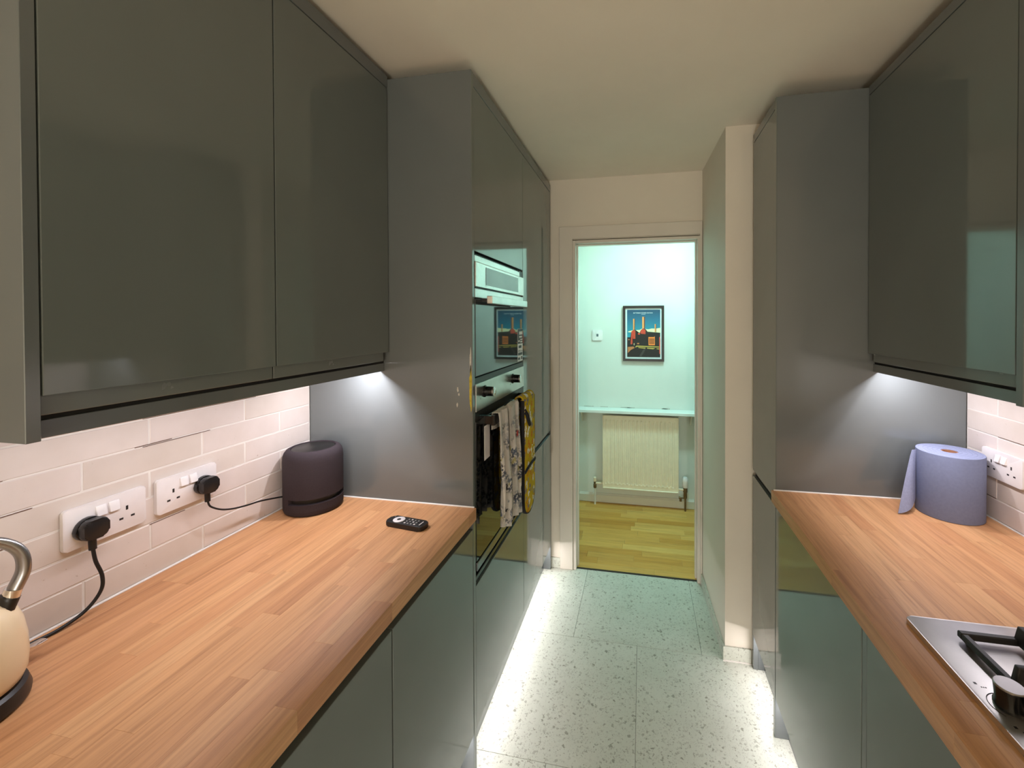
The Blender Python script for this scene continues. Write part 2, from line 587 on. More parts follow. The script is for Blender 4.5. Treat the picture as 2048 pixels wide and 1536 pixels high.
ceiling = structure(box('ceiling', (-1.25, 1.15, YBK - 0.1, YF, ZC, ZC + 0.1), M['ceil']))
wall_left = structure(box('wall_left', (XLB - 0.12, XLB - 0.008, YBK - 0.1, YF + 0.02, 0, ZC), M['paint']))
wall_right = structure(box('wall_right', (XRB + 0.008, XRB + 0.12, YBK - 0.1, YN + 0.01, 0, ZC), M['paint']))
wall_front = structure(box('wall_front', (XLB - 0.12, XRB + 0.12, YBK - 0.1, YBK, 0, ZC), M['paint']))

# wall tiles: 250 x 64 pitch, half bond; grout bed behind
def tile_wall(parent, xs, sgn, y0, y1, zlo, zhi, joint_even, joint_odd):
    bed = box('grout_bed', (xs - sgn * 0.0075, xs - sgn * 0.0011, y0, y1, zlo, zhi), M['grout'], parent)
    z = 0.976 - 0.064
    k = 0
    while z < zhi - 0.005:
        za, zb = max(z + 0.0014, zlo), min(z + 0.0626, zhi)
        j0 = joint_even if k % 2 == 0 else joint_odd
        n = -12
        while True:
            ya, yb = j0 + n * 0.2505, j0 + (n + 1) * 0.2505
            n += 1
            if yb < y0 + 0.004:
                continue
            if ya > y1 - 0.006:
                break
            a, b = max(ya + 0.0015, y0), min(yb - 0.0015, y1 - 0.003)
            if b - a > 0.004 and zb - za > 0.004:
                dx = random.uniform(-0.0007, 0.0007)
                o = box('tile', (xs - sgn * 0.006, xs, a, b, za, zb), M['tile'], parent, 0.0016)
                o.location.x += dx * 0.9
                o.rotation_euler = (0, random.uniform(-0.004, 0.004), random.uniform(-0.0016, 0.0016))
        # stretches of the joint where the grout has cracked away from the tile
        for q in range(random.choice((1, 2, 3))):
            ca = random.uniform(y0, y1 - 0.1)
            cb = min(ca + random.choice((0.03, 0.08, 0.16, 0.3)), y1 - 0.01)
            xa_, xb_ = sorted((xs - sgn * 0.002, xs + sgn * 0.00045))
            zj = z + random.choice((0.0016, 0.0624))
            if zlo + 0.01 < zj < zhi - 0.01:
                box('joint_crack', (xa_, xb_, ca, cb, zj - 0.0006, zj + 0.0006), M['crack'], parent)
        z += 0.064
        k += 1
tile_wall(wall_left, XLB, 1, -0.45, YP, 0.911, 1.44, 1.1855, 1.061)
tile_wall(wall_right, XRB, -1, 0.10, YPR, 0.911, 1.44, 1.401, 1.524)

# wall with the doorway at the far end of the kitchen
DX0, DX1, DZ = -0.405, 0.322, 2.010
TH = 0.11
wall_back = structure(prism('wall_back', [(XLB - 0.12, 0), (DX0 - 0.012, 0), (DX0 - 0.012, DZ + 0.012), (DX1 + 0.012, DZ + 0.012), (DX1 + 0.012, 0), (XRB + 0.12, 0), (XRB + 0.12, ZC), (XLB - 0.12, ZC)], 'y', YF, YF + TH, M['paint']))
wall_nib = structure(prism('wall_nib', [(XN0, YN), (XRB + 0.12, YN), (XRB + 0.12, YF), (XN1, YF)], 'z', 0, ZC, M['paint']))
# door casing and lining
trim = structure(prism('trim_1', [(-0.4977, 0), (-0.417, 0), (-0.417, 2.027), (0.3285, 2.027), (0.3285, 0), (0.341, 0), (0.341, 2.1005), (-0.4977, 2.1005)], 'y', YF - 0.016, YF - 0.0005, M['gloss_white'], None, 0.002, 1))
box('door_lining', (DX0 - 0.011, DX0 + 0.008, YF - 0.010, YF + TH + 0.004, 0, DZ + 0.006), M['gloss_white'], trim, 0.002)
box('door_lining', (DX1 - 0.008, DX1 + 0.011, YF - 0.010, YF + TH + 0.004, 0, DZ + 0.006), M['gloss_white'], trim, 0.002)
box('door_lining', (DX0 + 0.008, DX1 - 0.008, YF - 0.010, YF + TH + 0.004, DZ - 0.012, DZ + 0.006), M['gloss_white'], trim, 0.002)
box('door_stop', (DX0 + 0.008, DX0 + 0.016, YF + 0.035, YF + 0.07, 0, DZ - 0.012), M['gloss_white'], trim, 0.002)
box('door_stop', (DX1 - 0.016, DX1 - 0.008, YF + 0.035, YF + 0.07, 0, DZ - 0.012), M['gloss_white'], trim, 0.002)
box('door_stop', (DX0 + 0.016, DX1 - 0.016, YF + 0.035, YF + 0.07, DZ - 0.020, DZ - 0.012), M['gloss_white'], trim, 0.002)
thr = structure(box('trim_2', (DX0, DX1, YF + 0.006, YF + 0.020, -0.02, 0.0035), M['dark_strip'], None, 0.001))

# skirtings made of the floor tile
bb = structure(box('baseboard_nib', (XN0 - 0.008, XRT - 0.001, YN - 0.0095, YN - 0.0005, 0.0, 0.063), M['ftile'], None, 0.0012))
bb2 = structure(prism('baseboard_nib_side', [(XN0 - 0.009, YN - 0.009), (XN0 - 0.0005, YN - 0.0005), (XN1 - 0.0005, YF - 0.017), (XN1 - 0.009, YF - 0.017)], 'z', 0.0, 0.063, M['ftile']))
bb3 = structure(box('baseboard_back', (-0.560, -0.4985, YF - 0.010, YF - 0.0005, 0.0, 0.062), M['ftile'], None, 0.0012))
box('tile_seal', (XN0 - 0.010, XRT - 0.001, YN - 0.014, YN - 0.009, 0.0, 0.004), M['seal'], bb)

# ------------------------------------------------------------------ the room beyond the doorway
HX0, HX1 = -0.66, 0.452
floor_hall = structure(box('floor_hall', (HX0, HX1, YF + 0.012, YB, -0.12, -0.008), M['dark_strip']))
yy, row = YF + 0.021, 0
while yy < YB - 0.02:
    y1_ = min(yy + 0.0655, YB - 0.004)
    xx = HX0 - random.uniform(0, 0.35)
    while xx < HX1:
        ln = random.choice((0.30, 0.38, 0.46, 0.54))
        a, b = max(xx, HX0), min(xx + ln, HX1)
        if b - a > 0.02:
            # grain runs along local Y: build lengthways and turn by 90 degrees
            w, l = y1_ - yy - 0.0006, b - a - 0.0006
            o = box('plank', (-w / 2, w / 2, -l / 2, l / 2, -0.004, 0.004), M['hallwood'], floor_hall, 0.0006)
            o.location = Vector(((a + b) / 2, (yy + y1_) / 2, -0.004)) - floor_hall.location
            o.rotation_euler = (0, 0, math.radians(90))
        xx += ln
    yy += 0.0655
wall_hall = structure(box('wall_hall', (HX0 - 0.1, HX1 + 0.1, YB, YB + 0.1, 0, ZC), M['hallpaint']))
wall_hall_r = structure(box('wall_hall_right', (HX1, HX1 + 0.1, YF + TH, YB, 0, ZC), M['hallpaint']))
wall_hall_l = structure(box('wall_hall_left', (HX0 - 0.1, HX0, YF + 0.0, YB, 0, ZC), M['hallpaint']))
ceil_hall = structure(box('ceiling_hall', (HX0 - 0.1, HX1 + 0.1, YF + 0.001, YB + 0.1, ZC + 0.001, ZC + 0.1), M['ceil']))
bbh = structure(box('baseboard_hall', (HX0, HX1, YB - 0.016, YB - 0.0005, 0, 0.066), M['skirt'], None, 0.004))
prism('skirting_moulding', [(YB - 0.013, 0.064), (YB - 0.0005, 0.064), (YB - 0.0005, 0.076), (YB - 0.006, 0.076)], 'x', HX0, HX1, M['skirt'], bbh)

# chipped paint down the hall corner
for k in range(9):
    z0 = random.uniform(0.85, 2.0)
    box('paint_chip', (HX1 - 0.007 - random.uniform(0, 0.006), HX1 - 0.0035, YB - 0.0006, YB - 0.0001, z0, z0 + random.uniform(0.02, 0.09)), M['chip'], wall_hall)
for k in range(6):
    x0 = random.uniform(-0.5, 0.38)
    box('paint_chip', (x0, x0 + random.uniform(0.03, 0.09), YB - 0.0006, YB - 0.0001, 0.8005, 0.8005 + random.uniform(0.004, 0.010)), M['chip'], wall_hall)

# hall shelf above the radiator
t = thing('shelf', (-0.04, YB - 0.065, 0.775), 'long white painted shelf fixed above the radiator', 'shelf')
box('shelf_board', (HX0 + 0.002, HX1 - 0.002, YB - 0.13, YB - 0.0005, 0.775, 0.800), M['shelfpaint'], t, 0.003)
for bx_ in (-0.497, 0.384):
    prism('bracket', [(YB - 0.085, 0.775), (YB - 0.0005, 0.775), (YB - 0.0005, 0.68), (YB - 0.012, 0.68)], 'x', bx_ - 0.006, bx_ + 0.006, M['skirt'], t)

# radiator
RX0, RX1, RZ0, RZ1, RY = -0.3205, 0.2855, 0.148, 0.750, YB - 0.080
t = thing('radiator', ((RX0 + RX1) / 2, RY + 0.03, 0.0), 'cream panel radiator under the white shelf', 'radiator')
bm = bmesh.new()
nr = 18
prof = []
m0 = 0.020
wr = (RX1 - RX0 - 2 * m0) / nr
prof.append((RX0 + 0.002, 0.0))
for k in range(nr):
    a = RX0 + m0 + k * wr
    prof += [(a, 0.0), (a + wr * 0.16, 0.007), (a + wr * 0.40, 0.007), (a + wr * 0.56, 0.0)]
prof.append((RX1 - 0.002, 0.0))
zs = [(RZ0 + 0.004, 0.0), (RZ0 + 0.034, 0.0), (RZ0 + 0.046, 1.0), (RZ1 - 0.055, 1.0), (RZ1 - 0.035, 0.0), (RZ1 - 0.004, 0.0)]
rows = [[(x, RY + 0.010 - 0.0 + d * f * 1.0, z) for x, d in prof] for z, f in zs]
bm.free()
sheet('front_panel', rows, M['rad'], t, 0.002, smooth=False)
rim = 0.006
box('panel_edge', (RX0, RX1, RY, RY + 0.014, RZ1 - rim, RZ1), M['rad'], t, 0.002)
box('panel_edge', (RX0, RX1, RY, RY + 0.014, RZ0, RZ0 + rim), M['rad'], t, 0.002)
box('panel_edge', (RX0, RX0 + rim, RY, RY + 0.014, RZ0, RZ1), M['rad'], t, 0.002)
box('panel_edge', (RX1 - rim, RX1, RY, RY + 0.014, RZ0, RZ1), M['rad'], t, 0.002)
box('back_panel', (RX0 + 0.01, RX1 - 0.01, RY + 0.014, RY + 0.055, RZ0 + 0.01, RZ1 - 0.004), M['rad'], t, 0.004)
for k in range(nr - 1):
    xk = RX0 + m0 + (k + 0.28 + 0.5) * wr
    lathe('rib_end', [(0.010, 0), (0.008, 0.004), (0.0, 0.0055)], (xk, RY + 0.010, RZ0 + 0.040), M['rad'], t, 12, '-y')
for xk in (RX0 + 0.1, RX1 - 0.1):
    box('wall_hook', (xk - 0.015, xk + 0.015, RY + 0.055, YB - 0.001, RZ0 + 0.1, RZ0 + 0.4), M['rad'], t)
# left lockshield valve and pipe
vx = -0.386
vy = YB - 0.055
tube('inlet_pipe', [(RX0 + 0.01, vy, 0.178), (vx, vy, 0.178)], 0.008, M['rad'], t, 10, 2)
lathe('valve_body', [(0.009, 0.135), (0.013, 0.14), (0.013, 0.165), (0.010, 0.168), (0.010, 0.19)], (vx, vy, 0), M['brass'], t, 14)
lathe('valve_cap', [(0.011, 0.19), (0.013, 0.195), (0.012, 0.222), (0.006, 0.228), (0, 0.229)], (vx, vy, 0), M['rad'], t, 14)
lathe('pipe', [(0.0075, 0.0), (0.0075, 0.136)], (vx, vy, 0), M['skirt'], t, 12)
vx = 0.338
tube('inlet_pipe', [(RX1 - 0.01, vy, 0.172), (vx, vy, 0.172)], 0.009, M['rad'], t, 10, 2)
lathe('valve_body', [(0.010, 0.10), (0.014, 0.11), (0.013, 0.15), (0.017, 0.155), (0.017, 0.19)], (vx, vy, 0), M['brass'], t, 14)
lathe('thermostatic_head', [(0.019, 0.19), (0.023, 0.20), (0.022, 0.225), (0.024, 0.235), (0.024, 0.26), (0.016, 0.272), (0, 0.275)], (vx, vy, 0), M['white_pl'], t, 18)
lathe('pipe', [(0.0075, 0.0), (0.0075, 0.101)], (vx, vy, 0), M['brass'], t, 12)
lathe('drain_cock', [(0.006, 0), (0.006, 0.03), (0.010, 0.032), (0.010, 0.045)], (vx - 0.006, vy, 0.105), M['brass'], t, 12, '-x')
lathe('drain_cock_nut', [(0.010, -0.012), (0.010, 0.012)], (vx - 0.036, vy, 0.090), M['brass'], t, 8)

# wall switch plate
t = thing('thermostat', (-0.368, YB - 0.006, 1.355), 'square white control plate left of the framed poster', 'wall control')
prism('plate', rrect(-0.4105, -0.3255, 1.3605, 1.4495, 0.010), 'y', YB - 0.012, YB - 0.0005, M['white_pl'], t, 0.002)
prism('button', rrect(-0.376, -0.359, 1.393, 1.415, 0.003), 'y', YB - 0.0135, YB - 0.0115, M['display'], t)

# framed poster
PX0, PX1, PZ0, PZ1 = -0.155, 0.1755, 1.1925, 1.648
t = thing('poster', (0.01, YB - 0.015, PZ0), 'black framed poster of a power station with tall chimneys', 'poster')
fw = 0.0195
FY0, FY1 = YB - 0.026, YB - 0.001
box('frame_rail', (PX0, PX1, FY0, FY1, PZ1 - fw, PZ1), M['frame_blk'], t, 0.0012)
box('frame_rail', (PX0, PX1, FY0, FY1, PZ0, PZ0 + fw), M['frame_blk'], t, 0.0012)
box('frame_stile', (PX0, PX0 + fw, FY0, FY1, PZ0 + fw, PZ1 - fw), M['frame_blk'], t, 0.0012)
box('frame_stile', (PX1 - fw, PX1, FY0, FY1, PZ0 + fw, PZ1 - fw), M['frame_blk'], t, 0.0012)
box('border', (PX0 + fw, PX1 - fw, FY1 - 0.012, FY1 - 0.002, PZ0 + fw, PZ1 - fw), M['mat_white'], t)
# print: flat shapes read off a 755 x 1075 sheet, origin at its top left
IX0, IX1, IZ0, IZ1 = PX0 + fw + 0.0140, PX1 - fw - 0.0110, PZ0 + fw + 0.0135, PZ1 - fw - 0.0130
def sky_mat():
    q = NT('poster_sky')
    tc = q.n('ShaderNodeTexCoord')
    sp = q.n('ShaderNodeSeparateXYZ')
    q.l(tc.outputs['Generated'], sp.inputs[0])
    q.l(q.ramp(sp.outputs['Z'], [(0.0, srgb(0, 168, 184)), (0.45, srgb(0, 150, 170)), (0.8, srgb(4, 100, 130)), (1.0, srgb(6, 70, 98))]), q.b.inputs['Base Color'])
    q.setb(Roughness=0.4)
    return q.m
PM = [sky_mat(), plain('print_cloud', srgb(240, 232, 184), 0.5), plain('print_dark', srgb(26, 24, 24), 0.5), plain('print_orange', srgb(236, 158, 92), 0.5), plain('print_red', srgb(214, 72, 48), 0.5), plain('print_yellow', srgb(206, 176, 84), 0.5), plain('print_grey', srgb(66, 62, 60), 0.5), plain('print_shadow', srgb(120, 60, 30), 0.5), plain('print_window', srgb(240, 128, 52), 0.5), plain('print_tan', srgb(196, 120, 72), 0.5), plain('print_white', srgb(240, 246, 246), 0.5)]
def print_polys(name, polys, y, parent):
    bm = bmesh.new()
    for mi, lay, pts in polys:
        vs = [bm.verts.new((IX0 + (px - 275) / 755.0 * (IX1 - IX0), y - 0.00012 * lay, IZ1 - (py - 225) / 1075.0 * (IZ1 - IZ0))) for px, py in pts]
        f = bm.faces.new(vs)
        f.material_index = mi
        if f.normal.dot(Vector((0, -1, 0))) < 0:
            pass
    bmesh.ops.triangulate(bm, faces=[f for f in bm.faces if len(f.verts) > 4])
    c = Vector(((IX0 + IX1) / 2, y, (IZ0 + IZ1) / 2))
    bmesh.ops.translate(bm, verts=bm.verts, vec=-c)
    me = bpy.data.meshes.new('print')
    bm.to_mesh(me)
    bm.free()
    for m in PM:
        me.materials.append(m)
    return link(name, me, c, parent)
R_ = lambda a, b, c, d: [(a, b), (c, b), (c, d), (a, d)]
polys = [(0, 0, R_(275, 225, 1030, 1300)),
         (1, 1, [(300, 718), (400, 690), (560, 682), (620, 652), (760, 668), (840, 650), (920, 655), (1030, 635), (1030, 760), (300, 735)]),
         (2, 2, [(275, 850), (350, 850), (372, 730), (430, 668), (478, 690), (500, 742), (560, 752), (590, 690), (650, 640), (705, 672), (742, 722), (1030, 745), (1030, 1300), (275, 1300)]),
         (3, 3, R_(412, 430, 442, 682)), (7, 3, R_(442, 434, 456, 682)),
         (3, 3, R_(622, 385, 662, 650)), (7, 3, R_(662, 390, 684, 650)),
         (3, 3, R_(903, 550, 928, 730)), (7, 3, R_(928, 552, 940, 735)),
         (4, 3, [(375, 715), (430, 680), (465, 705), (465, 885), (400, 885), (398, 1010), (353, 1010), (365, 880)]),
         (4, 3, [(575, 745), (590, 690), (650, 650), (697, 690), (697, 778), (600, 770)]), (4, 3, R_(525, 755, 572, 788)),
         (8, 3, [(762, 842), (890, 842), (908, 822), (910, 1028), (765, 1028)]),
         (5, 3, [(460, 1075), (490, 1038), (1010, 1058), (1010, 1076), (500, 1062), (475, 1082)]),
         (5, 3, [(530, 1078), (700, 1084), (690, 1106), (540, 1092)]), (5, 3, [(728, 1086), (915, 1094), (870, 1116), (735, 1104)]), (5, 3, [(945, 1098), (1010, 1100), (1010, 1122), (950, 1112)]),
         (9, 3, [(290, 1072), (420, 1060), (450, 1092), (360, 1140), (290, 1212)]),
         (6, 3, [(552, 1282), (655, 1112), (706, 1112), (606, 1284)]),
         (4, 3, [(1005, 850), (1030, 830), (1030, 1235), (1008, 1210)]),
         (10, 3, R_(602, 326, 694, 331)), (1, 3, R_(430, 985, 442, 1030)), (9, 3, R_(505, 978, 552, 1008)), (9, 3, R_(300, 890, 332, 916))]
for r in range(4):
    for c in range(4):
        polys.append((2, 4, R_(783 + c * 30, 878 + r * 32, 803 + c * 30, 900 + r * 32)))
print_polys('print', polys, FY1 - 0.0125, t)
def text(name, body, size, mat, parent, mtx, offset=(0, 0, 0), spacing=1.0):
    cu = bpy.data.curves.new(name, 'FONT')
    cu.body = body
    cu.size = size
    cu.align_x = 'CENTER'
    cu.align_y = 'CENTER'
    cu.space_character = spacing
    cu.resolution_u = 2
    tmp = bpy.data.objects.new('tmp', cu)
    COL.objects.link(tmp)
    dg = bpy.context.evaluated_depsgraph_get()
    me = bpy.data.meshes.new_from_object(tmp.evaluated_get(dg))
    bpy.data.objects.remove(tmp, do_unlink=True)
    me.transform(mtx)
    me.materials.clear()
    me.materials.append(mat)
    return link(name, me, offset, parent)
TX = Matrix.Rotation(math.radians(90), 4, 'X') @ Matrix(((1, 0.18, 0, 0), (0, 1, 0, 0), (0, 0, 1, 0), (0, 0, 0, 1)))
def pz(py): return IZ1 - (py - 225) / 1075.0 * (IZ1 - IZ0)
def pxx(px): return IX0 + (px - 275) / 755.0 * (IX1 - IX0)
text('poster_lettering', 'BATTERSEA POWER STATION', 0.0122, PM[10], t, TX, (pxx(640), FY1 - 0.0132, pz(300)), 0.95)

# hall ceiling lamp (its light spills through the doorway)
LHX, LHY = 0.26, 2.775
t = thing('hall_lamp', (LHX, LHY, ZC), 'round flush ceiling lamp in the lobby beyond the doorway', 'lamp')
lathe('lamp_base', [(0.10, -0.03), (0.105, -0.02), (0.105, 0.0)], (LHX, LHY, ZC + 0.0005), M['white_pl'], t, 40)
lathe('diffuser', [(0.0, -0.036), (0.08, -0.036), (0.098, -0.030)], (LHX, LHY, ZC), M['shade'], t, 40)
light('lamp_light', 'AREA', t, (LHX, LHY, ZC - 0.038), P_HALL, C_HALL, shape='DISK', size=0.17)

# ------------------------------------------------------------------ left: tall units
def led_strip(name, label, x, y0, y1, z, power, col, group, tilt=0.0):
    t = thing(name, (x, (y0 + y1) / 2, z), label, 'light strip', group)
    box('housing', (x - 0.006, x + 0.006, y0, y1, z - 0.006, z - 0.0005), M['white_pl'], t, 0.001)
    box('diffuser', (x - 0.004, x + 0.004, y0 + 0.004, y1 - 0.004, z - 0.0075, z - 0.006), M['ledmat'], t)
    o = light('strip_light', 'AREA', t, (x, (y0 + y1) / 2, z - 0.0085), power, col, shape='RECTANGLE', size=0.008, size_y=abs(y1 - y0) - 0.001)
    o.rotation_euler = (0, tilt, 0)
    return t

# tall end panel by the worktop
YPB = YP + 0.019
t = thing('end_panel', (-0.86, YP + 0.009, 0), 'tall grey end panel beside the black speaker', 'end panel')
box('panel', (XLB + 0.001, XLT - 0.001, YP, YPB, 0.0, ZT_L), M['panel'], t, 0.0008)
box('edge_band', (XLT - 0.001, XLT + 0.0012, YP + 0.0003, YPB - 0.0003, 0.0, ZT_L - 0.0005), M['lac'], t, 0.0004)
# damaged lacquer near the front edge of the panel
def blob(name, cy, cz, ry, rz, mat, parent, y):
    pts = []
    for k in range(14):
        a = 2 * math.pi * k / 14
        q = random.uniform(0.7, 1.15)
        pts.append((cy + ry * q * math.cos(a), cz + rz * q * math.sin(a)))
    return prism(name, pts, 'y', y - 0.0004, y + 0.0004, mat, parent)
blob('scuff', XLT - 0.006, 1.305, 0.005, 0.075, M['splash'], t, YP)
blob('scuff', XLT - 0.006, 1.395, 0.003, 0.045, M['chip'], t, YP)
blob('scuff', XLT - 0.052, 1.30, 0.003, 0.009, M['chip'], t, YP)
blob('scuff', XLT - 0.048, 1.285, 0.003, 0.005, M['chip'], t, YP)
blob('scuff', XLT - 0.054, 1.25, 0.003, 0.008, M['chip'], t, YP)

OY0, OY1 = YPB + 0.003, Y1 - 0.0015
FD = 0.019           # front thickness
t = thing('oven_housing', (-0.86, (YPB + Y1) / 2, 0), 'tall grey housing holding microwave and oven beside the end panel', 'cabinet')
box('carcass_side', (XLB + 0.002, XLT - FD - 0.002, Y1 - 0.018, Y1 - 0.001, 0.15, ZCORN_L), M['carcass'], t)
box('carcass_side', (XLB + 0.002, XLT - FD - 0.002, YPB + 0.001, YPB + 0.018, 0.15, ZCORN_L), M['carcass'], t)
box('carcass_back', (XLB + 0.002, XLB + 0.02, YPB + 0.018, Y1 - 0.018, 0.15, ZCORN_L), M['carcass'], t)
box('carcass_shelf', (XLB + 0.02, XLT - FD - 0.002, YPB + 0.018, Y1 - 0.018, 1.764, 1.782), M['gap'], t)
box('carcass_shelf', (XLB + 0.02, XLT - FD - 0.002, YPB + 0.018, Y1 - 0.018, 1.320, 1.332), M['gap'], t)
box('carcass_shelf', (XLB + 0.02, XLT - FD - 0.002, YPB + 0.018, Y1 - 0.018, 0.655, 0.672), M['gap'], t)
box('door', (XLT - FD, XLT, OY0, OY1, 1.766, ZCORN_L - 0.003), M['lac'], t, 0.0012, 2)
box('cornice', (XLT - 0.045, XLT, YPB + 0.001, Y1, ZCORN_L, ZT_L), M['panel'], t, 0.001)
dr = box('drawer_front', (XLT - FD, XLT, OY0, OY1, 0.147, 0.632), M['lac'], t, 0.0012, 2)
box('handle_rail', (XLT - 0.030, XLT - 0.006, OY0, OY1, 0.634, 0.655), M['blk_gloss'], t, 0.003, 2)
box('plinth', (XLT - 0.062, XLT - 0.045, YPB + 0.001, Y1, 0.001, 0.148), M['panel'], t)

# microwave
MZ0, MZ1 = 1.338, 1.758
t = thing('microwave', (-0.75, (OY0 + OY1) / 2, MZ0), 'built-in microwave with pale control strip above the oven', 'microwave')
box('body', (XLB + 0.10, XLT - 0.006, OY0 + 0.02, OY1 - 0.02, MZ0, MZ1), M['blk'], t)
box('top_trim', (XLT - 0.006, XLT + 0.001, OY0, OY1 - 0.055, 1.731, MZ1 - 0.006), M['steel_bright'], t, 0.001)
box('top_trim_end', (XLT - 0.006, XLT - 0.002, OY1 - 0.055, OY1, 1.731, MZ1), M['blk'], t)
cp = box('control_panel', (XLT - 0.006, XLT + 0.005, OY0, OY1, 1.646, 1.730), M['steel_bright'], t, 0.0015, 2)
box('display', (XLT + 0.0052, XLT + 0.0062, 1.428, 1.826, 1.657, 1.7205), M['display'], cp)
box('lower_trim', (XLT - 0.006, XLT + 0.002, OY0, OY1, 1.6095, 1.640), M['steel_bright'], t, 0.001)
box('door_glass', (XLT - 0.006, XLT + 0.003, OY0, OY1, MZ0 + 0.004, 1.603), M['mwglass'], t, 0.0012, 2)
hd = box('handle', (XLT + 0.032, XLT + 0.052, 1.365, 1.812, 1.589, 1.6155), M['steel_bright'], t, 0.002, 2)
for hy in (1.40, 1.775):
    box('handle_post', (XLT + 0.003, XLT + 0.032, hy - 0.008, hy + 0.008, 1.596, 1.608), M['blk'], hd)
lb = box('sticker', (XLT + 0.0031, XLT + 0.0036, 1.822, 1.902, 1.345, 1.493), M['white_pl'], t)
box('sticker_print', (XLT + 0.0036, XLT + 0.0039, 1.823, 1.901, 1.425, 1.492), M['blk'], lb)
for k, (ya, yb, za, zb) in enumerate([(1.845, 1.897, 1.466, 1.480), (1.845, 1.89, 1.452, 1.460), (1.828, 1.855, 1.434, 1.440), (1.862, 1.897, 1.441, 1.446), (1.862, 1.895, 1.430, 1.436)]):
    box('sticker_print', (XLT + 0.0039, XLT + 0.0041, ya, yb, za, zb), M['white_pl'], lb)
for k, (ya, yb, za, zb) in enumerate([(1.836, 1.880, 1.405, 1.417), (1.826, 1.860, 1.394, 1.396), (1.826, 1.897, 1.389, 1.391), (1.828, 1.894, 1.372, 1.384), (1.828, 1.856, 1.352, 1.362), (1.874, 1.894, 1.352, 1.366)]):
    box('sticker_print', (XLT + 0.0036, XLT + 0.0039, ya, yb, za, zb), M['blk'], lb)

# oven
t = thing('oven', (-0.75, (OY0 + OY1) / 2, 0.68), 'built-in oven with steel panel and black glass door', 'oven')
box('body', (XLB + 0.06, XLT - 0.006, OY0 + 0.02, OY1 - 0.02, 0.68, 1.318), M['blk'], t)
box('vent_strip', (XLT - 0.006, XLT - 0.001, OY0, OY1, 1.316, 1.336), M['blk'], t)
cp = box('control_panel', (XLT - 0.006, XLT + 0.004, OY0, OY1, 1.222, 1.316), M['steel'], t, 0.001, 2)
for ky in (1.413, 1.742):
    kn = lathe('knob', [(0.021, 0), (0.021, 0.003), (0.0175, 0.006), (0.0165, 0.032)], (XLT + 0.004, ky, 1.281), M['blk_gloss'], cp, 28, 'x')
    lathe('knob_cap', [(0.0165, 0), (0.0172, 0.001), (0.0172, 0.004), (0.015, 0.0052), (0, 0.0052)], (XLT + 0.036, ky, 1.281), M['chrome'], cp, 28, 'x')
for ky in (1.375, 1.45, 1.71, 1.775):
    box('panel_mark', (XLT + 0.004, XLT + 0.0043, ky - 0.001, ky + 0.001, 1.258, 1.264), M['blk'], cp)
box('door_frame', (XLT - 0.006, XLT, OY0, OY1, 1.186, 1.220), M['blk'], t, 0.001)
dg_ = box('door_glass', (XLT - 0.006, XLT + 0.003, OY0, OY1, 0.715, 1.188), M['bglass'], t, 0.0015, 2)
box('bottom_trim', (XLT - 0.006, XLT + 0.006, OY0, OY1, 0.682, 0.712), M['dark_steel'], t, 0.003, 2)
hd = box('handle', (XLT + 0.044, XLT + 0.056, 1.368, 1.845, 1.171, 1.206), M['blk_gloss'], t, 0.0015, 2)
for hy in (1.378, 1.835):
    box('handle_bracket', (XLT + 0.0, XLT + 0.046, hy - 0.008, hy + 0.008, 1.174, 1.203), M['blk_gloss'], hd, 0.001)

# fridge housing
FY0_, FY1_ = Y1 + 0.0015, Y2 - 0.001
t = thing('fridge_housing', (-0.86, (Y1 + Y2) / 2, 0), 'tall grey two-door unit next to the doorway, left side', 'cabinet')
box('carcass', (XLB + 0.002, XLT - FD - 0.002, Y1 + 0.001, Y2, 0.15, ZCORN_L), M['carcass'], t)
box('handle_recess', (XLT - FD - 0.002, XLT - 0.012, FY0_, FY1_, 0.80, 0.88), M['gap'], t)
box('upper_door', (XLT - FD + 0.0, XLT, FY0_, FY1_, 0.857, ZCORN_L - 0.003), M['lac'], t, 0.0012, 2)
box('lower_door', (XLT - FD + 0.0, XLT, FY0_, FY1_, 0.147, 0.832), M['lac'], t, 0.0012, 2)
box('cornice', (XLT - 0.045, XLT, Y1 + 0.0005, Y2 + 0.02, ZCORN_L, ZT_L), M['panel'], t, 0.001)
box('plinth', (XLT - 0.062, XLT - 0.045, Y1 + 0.0005, Y2, 0.001, 0.148), M['panel'], t)
t = thing('end_panel', (-0.86, Y2 + 0.01, 0), 'narrow grey end panel between fridge unit and door wall', 'end panel')
box('panel', (XLB + 0.002, XLT, Y2 + 0.0005, Y2 + 0.0195, 0.0, ZCORN_L), M['panel'], t, 0.0008)

# ------------------------------------------------------------------ left: wall units
t = thing('wall_cabinet_end', (-1.0, YCL + 0.008, ZPEL_L), 'grey end panel of the wall cabinets above the kettle', 'end panel')
box('panel', (XLB + 0.001, XLC + 0.0, YCL, YCL + 0.0165, ZPEL_L, ZCT_L), M['panel'], t, 0.0008)
YM = 0.8563
def wall_unit(lab, ya, yb, joint_lo, joint_hi):
    t = thing('wall_cabinet', (-1.0, (ya + yb) / 2, ZLIP_L), lab, 'cabinet', 'left wall cabinets')
    box('carcass', (XLB + 0.002, XLC - FD - 0.002, ya + 0.0005, yb - 0.0005, 1.4, ZCD_L), M['carcass'], t)
    d = box('door', (XLC - FD, XLC, ya + 0.0015, yb - 0.0015, 1.4235, ZCD_L - 0.003), M['lac'], t, 0.0012, 2)
    box('handle_lip', (XLC - FD, XLC - 0.010, ya + 0.0015 + joint_lo, yb - 0.0015 - joint_hi, ZLIP_L, 1.4245), M['lip'], d, 0.001)
    box('shadow_gap', (XLC - 0.05, XLC - FD - 0.002, ya + 0.001, yb - 0.001, 1.386, 1.3995), M['gap'], t)
    return t
